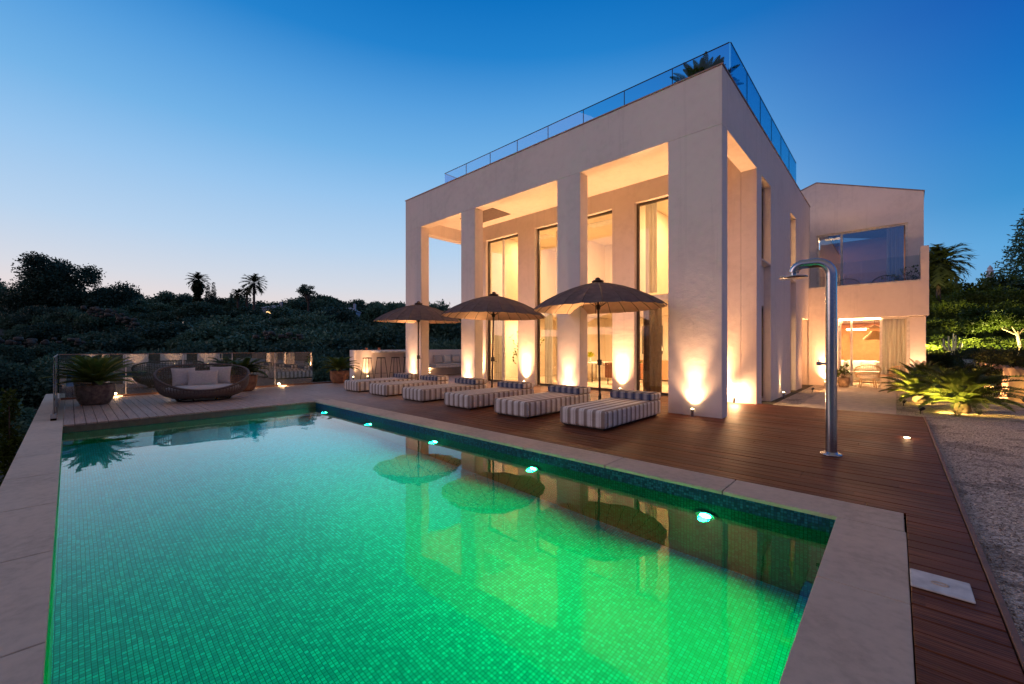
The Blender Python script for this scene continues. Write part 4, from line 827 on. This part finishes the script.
def tree(name, label, cat, loc, h, r, seed, mat, n=6000, leaf=.22, trunk=.35, group=None, flat=.7, openn=False, barkm=None):
    rd = random.Random(seed); o = thing(name, label, cat, loc, rd.random() * 6 if not openn else 0, group); cl = []; k = 26 if not openn else 16
    for i in range(k):
        q = rd.random() * 6.28; rr = r * math.sqrt(rd.random()) * .8; zz = h * trunk + (h * (1 - trunk)) * (.25 + .6 * rd.random() * math.sqrt(max(0, 1 - (rr / r) ** 2) + .05)); cl.append((rr * math.cos(q), rr * math.sin(q), zz, r * rd.uniform(.2, .42) * (.7 if openn else 1)))
    c = leafmesh('crown', cl, n, leaf, mat, flat, seed, .35); c.parent = o; m = MB(); m.tube([(0, 0, -.5), (.05 * r, 0, h * trunk * .6), (0, .06 * r, h * .6)], [h * .035, h * .026, h * .012], 8)
    for x, y, z, rr in cl[:9]: m.tube([(0, .02, h * trunk * .7), (x * .5, y * .5, (h * trunk + z) * .48), (x, y, z)], [h * .014, h * .009, h * .004], 5)
    m.build('trunk', barkm or M['bark'], o); return o
def pos(px, d):    # point on the ground plan at bearing px and depth d, found once from the survey of the photograph
    r = (px - 512) / 412.2; return d * (-math.sin(YAW) + math.cos(YAW) * r), d * (math.cos(YAW) + math.sin(YAW) * r)
def zt(py, d): return 1.4 + (347 - py) / 412.2 * d
HG = 'bushy trees covering the dark hillside'
protos = [tree('hill_tree', 'dark bushy tree, one of many merging on the far hillside', 'tree', (-60, -2 + i * 9, 0), 5.0, [3.0, 2.6, 3.3, 2.4, 2.9, 3.2][i], 40 + i, M['hill'], 17000, .21, [.2, .3, .15, .1, .25, .2][i], HG) for i in range(6)]
def put(i, px, d, ytop, sw=1.0):
    x, y = pos(px, d); z0 = float(terr(x, y)); hh = max(1.5, zt(ytop, d) - z0); o = protos[i % 6] if not protos[i % 6].get('u') else copy_tree(protos[i % 6]); protos[i % 6]['u'] = 1
    o.location = (x, y, z0 - .2); s = hh / 5.0; sxy = min(max(s, .55), 1.3) * sw; o.scale = (sxy, sxy, s); o.rotation_euler = (0, 0, random.random() * 6.28); return o
k = 0
skyline = [(-30, 290), (-10, 286), (8, 283), (20, 296), (104, 293), (118, 290), (133, 294), (148, 305), (160, 306), (170, 298), (182, 294), (192, 300), (222, 300), (236, 302), (247, 299), (262, 303), (276, 304), (300, 299), (318, 297), (330, 301), (342, 312), (360, 306), (368, 302), (380, 305), (392, 307), (404, 306), (418, 308), (430, 309), (450, 311), (475, 311), (500, 311)]
for px, yt in skyline: put(k, px + random.uniform(-3, 3), random.uniform(78, 95), yt - 4, 1.25); k += 1
for row, (dd, yt, dev, step) in enumerate([(66, 306, 9, 22), (54, 317, 9, 22), (43, 328, 8, 26), (34, 343, 5, 26), (27, 352, 5, 34)]):
    px = -60 + row * 5
    while px < 470:
        put(k, px + random.uniform(-5, 5), dd * random.uniform(.94, 1.06), yt + random.uniform(-dev, dev), random.uniform(1.0, 1.6) if row < 3 else .95); k += 1; px += step * random.uniform(.8, 1.2)
for px, yt in ((38, 303), (50, 306), (62, 304), (74, 306), (86, 307), (98, 308), (26, 305), (110, 306)): put(k, px, 47, yt, .8); k += 1
# big pine on the left
x, y = pos(60, 52); z0 = float(terr(x, y)); H = zt(255, 52) - z0
o = thing('stone_pine', 'large broad pine rising above the hillside at the left', 'tree', (x, y, z0)); rd = random.Random(3); cl = []
def cpos(px, py, rr):     # crown lobes of the pine, written as offsets from its foot
    q = (px - 60) * 52 / 412.2; return (q * math.cos(YAW), q * math.sin(YAW) + rd.uniform(-2.5, 2.5), zt(py, 52) - z0, rr)
for px, py, rr in [(58, 272, 2.0), (45, 278, 1.9), (70, 275, 1.7), (36, 290, 1.8), (52, 290, 2.2), (68, 290, 2.1), (82, 282, 1.3), (25, 290, .9), (12, 295, .8), (85, 296, 1.6), (97, 291, 1.5), (106, 294, 1.0), (90, 298, 1.6), (101, 303, 1.5), (60, 302, 2.2), (40, 302, 2.0), (78, 305, 1.8), (30, 298, 1.3), (86, 279, 1.2), (76, 272, 1.1), (50, 266, 1.1), (62, 263, 1.1), (20, 305, 1.5), (95, 305, 1.3)]: cl.append(cpos(px, py, rr * 1.15))
c = leafmesh('crown', cl, 42000, .24, M['hill'], .78, 5, .35); c.parent = o; m = MB(); m.tube([(0, 0, -1), (.2, 0, H * .3), (-.1, 0, H * .75)], [.5, .4, .15], 8)
for a_ in cl: m.tube([(0, 0, H * .3), (a_[0] * .5, a_[1] * .5, (H * .3 + a_[2]) / 2), a_[:3]], [.16, .1, .03], 5)
m.build('trunk', M['bark'], o)
# cypresses
def cypress(label, px, d, yt, w):
    x, y = pos(px, d); z0 = float(terr(x, y)); h = zt(yt, d) - z0; o = thing('cypress', label, 'cypress', (x, y, z0)); n = 14; cl = [(0, 0, h * (.12 + .84 * i / n), w * (.9 if i < n * .5 else .9 * (1 - (i / n - .5) * 1.5))) for i in range(n)]; c = leafmesh('crown', cl, 3500, .16, M['hill'], 1.5, int(px), .5); c.parent = o; m = MB(); m.cyl((0, 0, 0), (0, 0, h * .6), .12, .05, 7); m.build('trunk', M['bark'], o)
cypress('slender cypress just right of the skirted palm', 208, 70, 281, .75); cypress('tallest slender cypress right beside its twin near the skirted palm', 213.5, 70, 279, .6); cypress('small cypress tip above the trees right of the big pine', 125, 70, 284, .55); cypress('short cypress tip next to the other right of the big pine', 129.5, 71, 288, .45); cypress('short cypress left of the second palm', 231, 72, 291, .5)
# palms
def palm(name, label, loc, h, L, nf, seed, skirt=0, w=.05, mat=None, droop=1.0):
    rd = random.Random(seed); o = thing(name, label, 'palm', loc); m = MB(); m.tube([(0, 0, -.5), (.05, 0, h * .5), (0, 0, h)], [.24, .18, .17], 9); m.build('trunk', M['bark'], o); m = MB()
    for k in range(nf):
        q = k * 2.4 + rd.uniform(-.2, .2); e = R(80) - R(115) * (k / nf) ** 1.1; P = Vector((0, 0, 0)); pts = [P.copy()]
        for i in range(7): e -= droop * .10 * (1 + i * .15); d = Vector((math.cos(q) * math.cos(e), math.sin(q) * math.cos(e), math.sin(e))); P = P + d * L / 7; pts.append(P.copy())
        m.tube(pts[:5], .018, 3, caps=False); 
        for i in range(14):
            t = 2.0 + i / 14 * 5; a_ = min(int(t), 6); p = pts[a_].lerp(pts[a_ + 1], t - a_); d = (pts[a_ + 1] - pts[a_]).normalized(); sd = d.cross(Vector((0, 0, 1))).normalized()
            for sg in (1, -1): dd = (sd * sg * .7 + d * .7 + Vector((0, 0, rd.uniform(-.35, .15)))).normalized(); tp = p + dd * L * .30; m.add([p - d * w, p + d * w, tp], [(0, 1, 2)])
    f = m.build('fronds', mat or M['palm'], o); f.location = (0, 0, h)
    if skirt:
        cl = [(0, 0, h - skirt * (.1 + .9 * i / 8), .5 + .15 * math.sin(i)) for i in range(9)]; c = leafmesh('dead_frond_skirt', cl, 2200, .35, M['palm'], 1.2, seed, .6); c.parent = o
    return o
for nm, lb, px, d, yc, L, sk in (('fan_palm', 'palm with a thick skirt of dead fronds on the skyline', 198, 68, 281, 1.75, 4), ('fan_palm', 'palm with an open round crown, right of the cypresses', 254, 66, 284, 2.0, 0), ('fan_palm', 'small low palm left of the open crowned palm', 238, 68, 294, 1.1, 0), ('fan_palm', 'small low palm just left beside the open crowned palm trunk', 247, 72, 292, 1.0, 0)):
    x, y = pos(px, d); z0 = float(terr(x, y)); palm(nm, lb, (x, y, z0), zt(yc, d) - z0, L, 34, int(px), sk, .09)
# open crowned pine on the skyline and house far away
x, y = pos(308, 74); z0 = float(terr(x, y)); h = zt(284, 74) - z0
o = thing('open_pine', 'thin open crowned pine against the sky above the hillside', 'tree', (x, y, z0)); rd = random.Random(9); cl = [((i - 4) * .62 + rd.uniform(-.3, .3), rd.uniform(-1, 1), h - rd.uniform(.2, 1.9) - abs(i - 4) * .12, rd.uniform(.45, .75)) for i in range(9) for _ in (0, 1)]
c = leafmesh('crown', cl, 2600, .2, M['hill'], .5, 6, .3); c.parent = o; m = MB(); m.tube([(0, 0, 0), (.2, 0, h * .6), (0, 0, h * .85)], [.25, .18, .08], 7); [m.tube([(.1, 0, h * .6), (a_[0] * .6, a_[1] * .6, a_[2] - .7), a_[:3]], [.07, .05, .02], 4) for a_ in cl]; m.build('trunk', M['bark'], o)
def farhouse(label, px, d, y0, y1, wpx, lit=False):
    x, y = pos(px, d); w = wpx * d / 412.2; zb, ztp = zt(y0, d) - 3, zt(y1, d); o = thing('distant_house', label, 'house', (x, y, zb), YAW); h = ztp - zb; m = MB(); m.box(-w / 2, w / 2, 0, 4, 0, h * .86); m.build('wall', M['house'], o); m = MB(); m.add([(-w / 2 - .2, -.2, h * .86), (w / 2 + .2, -.2, h * .86), (w / 2 + .2, 4.2, h * .86), (-w / 2 - .2, 4.2, h * .86), (w * .1, 2, h * 1.02), (-w * .3, 2, h)], [(0, 1, 4, 5), (1, 2, 4), (2, 3, 5, 4), (3, 0, 5), (3, 2, 1, 0)]); m.build('roof', plain('pale_roof', (.45, .5, .56), .8), o)
    m = MB(); m.box(-w * .22, w * .05, -.03, -.005, h * .6, h * .74); m.build('window', m_emit('far_window_glow', (1, .6, .25), 3) if lit else M['dark'], o); m = MB(); m.box(w * .2, w * .33, -.03, -.005, h * .6, h * .74); m.build('window', M['dark'], o)
    m = MB(); m.box(w * .3, w * .3 + .4, 1.5, 1.9, h * .9, h * 1.15); m.build('chimney', M['house'], o)
farhouse('pale blue distant house among the trees near the outer column', 346, 74, 318, 307, 13)
farhouse('distant low house with one lit window and a chimney', 270, 74, 311, 304.5, 16, True)
# terrace walls and bare rock on the hill
def stones(name, label, pts, w, hgt):
    o = thing(name, label, 'stone wall', pts[0]); m = MB(); rd = random.Random(len(label))
    for (a_, b_) in zip(pts, pts[1:]):
        a_ = Vector(a_); b_ = Vector(b_); n = int((b_ - a_).length / .28)
        for i in range(n):
            for j in range(max(1, int(hgt / .35))):
                p = a_.lerp(b_, (i + rd.random() * .5) / n) + Vector((rd.uniform(-.5, .5), rd.uniform(-.5, .5), .1 + j * .3 + rd.uniform(-.3, .15))); m.blob(p, rd.uniform(.14, .3), 7, 5, rd.uniform(.8, 1.2), rd.uniform(.7, 1.1), rd.uniform(.5, .75), p=.7)
    m.build('stones', M['rock'], o, world=True); return o
def hp(px, d, dz=0): x, y = pos(px, d); return (x, y, float(terr(x, y)) + dz)
def at(px, py, d): x, y = pos(px, d); return (x, y, zt(py, d))
stones('terrace_wall', 'pale dry stone bank on the hill below the big pine', [at(88, 312, 43), at(112, 316, 42), at(125, 323, 41), at(138, 328, 40)], 1, 1.0)
stones('terrace_wall', 'low dry stone terrace wall at the far left of the hill', [at(-20, 342, 30), at(30, 341, 30), at(90, 342, 31)], 1, .34)
stones('terrace_wall', 'low dry stone terrace wall below the open crowned palm', [at(255, 337, 36), at(280, 335, 36), at(305, 337, 37)], 1, .34)
# nearer bushes below the left coping
for i, (x, y, h, s) in enumerate([(-9, -2.6, 2.2, .8), (-11.5, -3.4, 2.6, .9), (-14, -2.9, 2.7, .9), (-17, -3.4, 3.0, 1), (-20, -2.0, 3.2, 1), (-19.5, .8, 2.6, .8), (-22, 3, 3.0, .9), (-7, -4.5, 2.4, .9), (-24, -4.5, 4, 1.1), (-15, -6.5, 3.6, 1.1), (-10, -7, 3.2, 1.1), (-20, -8, 4.2, 1.2), (-22, 6.5, 3.0, .9), (-21, 10, 3.0, .9), (-5, -3.2, 1.5, .7)]):
    o = copy_tree(protos[i % 6]); z0 = float(terr(x, y)); o.location = (x, y, z0 - .2); o.scale = (s * .62, s * .62, h / 5.0 * .95); o['label'] = 'dark bush on the slope close beyond the pool coping and railing'; o['group'] = 'bushes close below the pool terrace'; o['category'] = 'bush'; o.name = 'slope_bush'
o = thing('lit_shrub', 'narrow shrub lit yellow from below, beyond the left pool coping', 'shrub', (-15.2, -.95, -2.6)); cl = [(rng.normal() * .08, rng.normal() * .08, .4 + i * .2, .16) for i in range(13)]; c = leafmesh('leaves', cl, 1500, .09, M['shrub'], 1.2, 8, .2); c.parent = o; m = MB(); m.cyl((0, 0, 0), (0, 0, 2.7), .02, .01, 6); m.build('stem', M['bark'], o)
spike('small spotlight at the foot of the narrow lit shrub', (-14.8, -1.2, -2.6), (-.2, .12, 1), 12, (1, .75, .2), 60)

# garden on the right
bwl = thing('boundary_wall', 'white boundary wall with dark openings, mirrored in the glass of the deck railing', 'wall', (9, 5, -.05)); m = MB()
for a_, b_ in ((.6, 2.0), (2.7, 4.1), (4.8, 6.4), (7.1, 8.6)): m.box(9, 9.3, a_, b_, -.05, 2.6)
m.box(9, 9.3, -1, 10, 2.601, 3.0); m.build('wall', M['wall'], bwl, world=True)
m = MB()
for a_, b_ in ((2.0, 2.7), (4.1, 4.8), (6.4, 7.1)): m.box(9.12, 9.18, a_, b_, -.05, 2.6)
m.build('shutter', M['frame'], bwl, world=True)
for y_, l_ in ((1.3, 'uplight at the near end of the boundary wall'), (3.4, 'uplight at the second panel of the boundary wall'), (5.6, 'uplight at the third panel of the boundary wall'), (7.8, 'uplight at the far panel of the boundary wall')): uplight(8.8, y_, l_, (.3, 0), UP * .9, z=-.05)
gw = thing('retaining_wall', 'rough ochre stone retaining wall lit warmly beside the gravel', 'wall', (2.4, 22, -.05)); m = MB(); rd = random.Random(2)
n = 60; vs = []; fs = []
for i in range(n + 1):
    y_ = 16.6 + i * .25
    for j in range(7): vs.append((2.3 + .10 * rd.random() + .1 * math.sin(y_ * 1.3) + j * .015, y_, -.1 + j * .15 + .02 * rd.random()))
    vs.append((2.9, y_, .8))
for i in range(n):
    for j in range(7): a_ = i * 8 + j; fs.append((a_, a_ + 1, a_ + 9, a_ + 8))
m.add(vs, fs, False); m.box(2.6, 30, 16.5, 16.9, -.1, .78); m.build('stones', M['rwall'], gw, world=True)
mb = MB(); mb.box(2.62, 40, 16.7, 70, -2.6, .76); mb.box(-2, 2.62, 31.6, 70, -2.6, .76); tag(mb.build('garden_bed', M['soil']), kind='structure')
cl = []
for i in range(44):
    y_ = 16.8 + i * .34; cl.append((2.45 + rd.uniform(-.1, .5), y_, 1.0 + rd.uniform(-.05, .15), rd.uniform(.2, .34)))
    if rd.random() < .3: cl.append((2.28, y_, .55 + rd.uniform(-.2, .15), rd.uniform(.15, .26)))
for i in range(30): cl.append((-1.5 + i * .14, 31.5 + rd.uniform(-.2, .3), rd.uniform(.3, 1.05), rd.uniform(.3, .5)))
o = leafmesh('trailing_shrubs', cl, 38000, .07, M['hang'], 1, 3, .35); tag(o, 'low dark shrubs trailing over the top of the stone retaining wall', 'ground cover', kind='stuff')
sp_ = [tree('garden_shrub', 'leafy green garden shrub in the mass behind the retaining wall', 'shrub', (8, 40, 0), 3.0, 1.7, 70 + i, M['shrub'], 11000, .12, .05, 'green shrubs behind the retaining wall') for i in range(4)]
used = set()
def shrub(i, px, d, ytop, s=1, mat=None):
    x, y = pos(px, d); z0 = .7; h = max(.6, zt(ytop, d) - z0); j = i % 4; o = sp_[j] if j not in used else copy_tree(sp_[j]); used.add(j); o.location = (x, y, z0); o.scale = (s, s, h / 3.0); o.rotation_euler = (0, 0, random.random() * 6.28); return o
k = 0
for dd, yt, dev, st in ((47, 277, 4, 13), (41, 290, 6, 12), (36, 305, 6, 12), (32, 320, 4, 12), (28, 337, 3, 13)):
    px = 918 if dd > 30 else 926
    while px < 1100: shrub(k, px + random.uniform(-3, 3), dd, yt + random.uniform(-dev, dev), dd / 26); k += 1; px += st * random.uniform(.8, 1.2)
# near dark shrub at the right edge
for px, d, yt, s, l in ((1012, 13.2, 368, .42, 'dark rounded shrub at the right edge in front of the stone wall'), (1040, 12.4, 372, .45, 'dark rounded shrub cut by the right edge of the picture')):
    x, y = pos(px, d); o = copy_tree(sp_[1]); o.location = (x, y, -.1); o.scale = (s, s, (zt(yt, d) + .1) / 3.0); o['label'] = l; del o['group']; o.name = 'rounded_shrub'
    for c_ in o.children:
        if c_.name.startswith('crown'): c_.data = c_.data.copy(); c_.data.materials[0] = M['hang']
# lit cactus-like plant
x, y = pos(953, 25); o = thing('candelabra_plant', 'pale branching candelabra plant lit from below above the retaining wall', 'cactus', (x, y, .76)); m = MB(); m.cyl((0, 0, 0), (0, 0, .5), .11, .09, 10)
for q, l_, h_ in ((0, .32, 1.0), (PI, .38, 1.15), (2.3, .25, 1.3), (5.2, .22, 1.35), (.7, .5, .85), (3.6, .5, .8), (1.4, .12, 1.45)): m.tube([(0, 0, .35), (l_ * .7 * math.cos(q), l_ * .7 * math.sin(q), .5), (l_ * math.cos(q), l_ * math.sin(q), .75), (l_ * 1.05 * math.cos(q), l_ * 1.05 * math.sin(q), h_)], [.06, .055, .05, .03], 8)
m.build('stems', plain('cactus_skin', (.40, .40, .30), .7, nscale=10), o); spike('garden spotlight at the foot of the candelabra plant', (x - .6, y - 1.3, .76), (.35, .8, .8), 30, (1, .72, .3))
# lit umbrella tree
x, y = pos(1018, 20); o = thing('umbrella_tree', 'small flat crowned tree lit bright green at the right edge', 'tree', (x, y, .76)); rd = random.Random(12); cl = [(rd.uniform(-1.5, 1.5), rd.uniform(-1.5, 1.5), 1.75 + rd.uniform(-.15, .6), rd.uniform(.35, .6)) for i in range(34)]; c = leafmesh('crown', cl, 16000, .13, M['shrub'], .5, 21, .2); c.parent = o
m = MB(); m.tube([(0, 0, 0), (.06, 0, .7), (-.03, .03, 1.4)], [.09, .07, .06], 8); [m.tube([(0, 0, 1.2), (a_[0] * .4, a_[1] * .4, 1.6), a_[:3]], [.03, .018, .006], 5) for a_ in cl[:8]]; m.build('trunk', M['litbark'], o)
spike('garden spotlight under the flat crowned tree', (x - .7, y - .9, .76), (.3, .4, 1), 1500, (1, .8, .3), 120)
for q_, (lx, ly, lp, l_) in enumerate([(1.5, 37.6, 5200, 'added spotlight at the left end of the shrub mass, near the wing'), (3.9, 36.5, 6000, 'added spotlight in the middle of the planted bed before the shrubs'), (5.6, 37.5, 5200, 'added spotlight at the right of the planted bed, behind the flat crowned tree')]):
    spike(l_, (lx, ly, .76), (.10, 1, .7), lp, (1, .76, .26), 150)  # added fill lamps that brighten the shrub mass
x, y = pos(938, 40); palm('fan_palm', 'dark palm with drooping fronds right behind the wing', (x, y, .7), zt(264, 40) - .7, 2.5, 60, 99, 1.5, .09, droop=1.1)
# norfolk pine
x, y = pos(1037, 44); hN = zt(196, 44) - .7; o = thing('norfolk_pine', 'tall tiered dark conifer at the right edge against the sky', 'tree', (x, y, .7)); m = MB(); m.cyl((0, 0, 0), (0, 0, hN), .35, .04, 9); m.build('trunk', M['bark'], o); P_ = []; g = np.random.default_rng(4); vs = []
for t in range(24):
    zc = hN * (.22 + .77 * t / 24); Lb = (hN - zc) * .36 + .2
    for b in range(8):
        q = b * PI / 4 + t * .5 + g.normal() * .1; nn = int(70 * (Lb / 5) + 24)
        for _ in range(nn): u = g.random() ** .7; p = np.array([math.cos(q) * Lb * u, math.sin(q) * Lb * u, zc - .12 * Lb * u + .18 * Lb * u * u]) + g.normal(size=3) * np.array([.13, .13, .06]) * (.5 + u); vs.append(p)
P_ = np.array(vs); n = len(P_); a = g.normal(size=(n, 3)) * np.array([1, 1, .5]); a /= np.linalg.norm(a, axis=1)[:, None]; b = np.cross(a, g.normal(size=(n, 3))); b /= np.linalg.norm(b, axis=1)[:, None]
V_ = np.stack([P_, P_ + a * .2 + b * .07, P_ + a * .42, P_ + a * .2 - b * .07], 1).reshape(-1, 3); m = MB(); m.v = [tuple(v) for v in V_]; m.f = [(4 * i, 4 * i + 1, 4 * i + 2, 4 * i + 3) for i in range(n)]; m.sm = [False] * n; m.build('crown', M['hill'], o)
# far lighthouse-like tower
x, y = pos(990, 150); o = thing('distant_tower', 'tiny pale pointed tower far away above the shrubs', 'tower', (x, y, 5)); hT = zt(277, 150) - 5; m = MB(); m.cyl((0, 0, 0), (0, 0, hT + 2), 1.1, .9, 14); m.build('shaft', M['house'], o); m = MB(); m.lathe([(1.15, 0), (1.15, .3), (.7, .3), (.7, 1.1), (.75, 1.2), (0, 2.4)], (0, 0, hT + 2), 14); m.build('lantern', M['house'], o)

for o in bpy.data.objects:
    for kx in ('_w', 'u'):
        if kx in o: del o[kx]
S.view_settings.view_transform = 'Standard'; S.view_settings.look = 'None'; S.view_settings.exposure = 0
S.render.engine = 'CYCLES'; S.cycles.max_bounces = 10; S.cycles.transparent_max_bounces = 16; S.cycles.transmission_bounces = 8
S.cycles.sample_clamp_indirect = 6; S.cycles.caustics_refractive = True; S.cycles.caustics_reflective = False
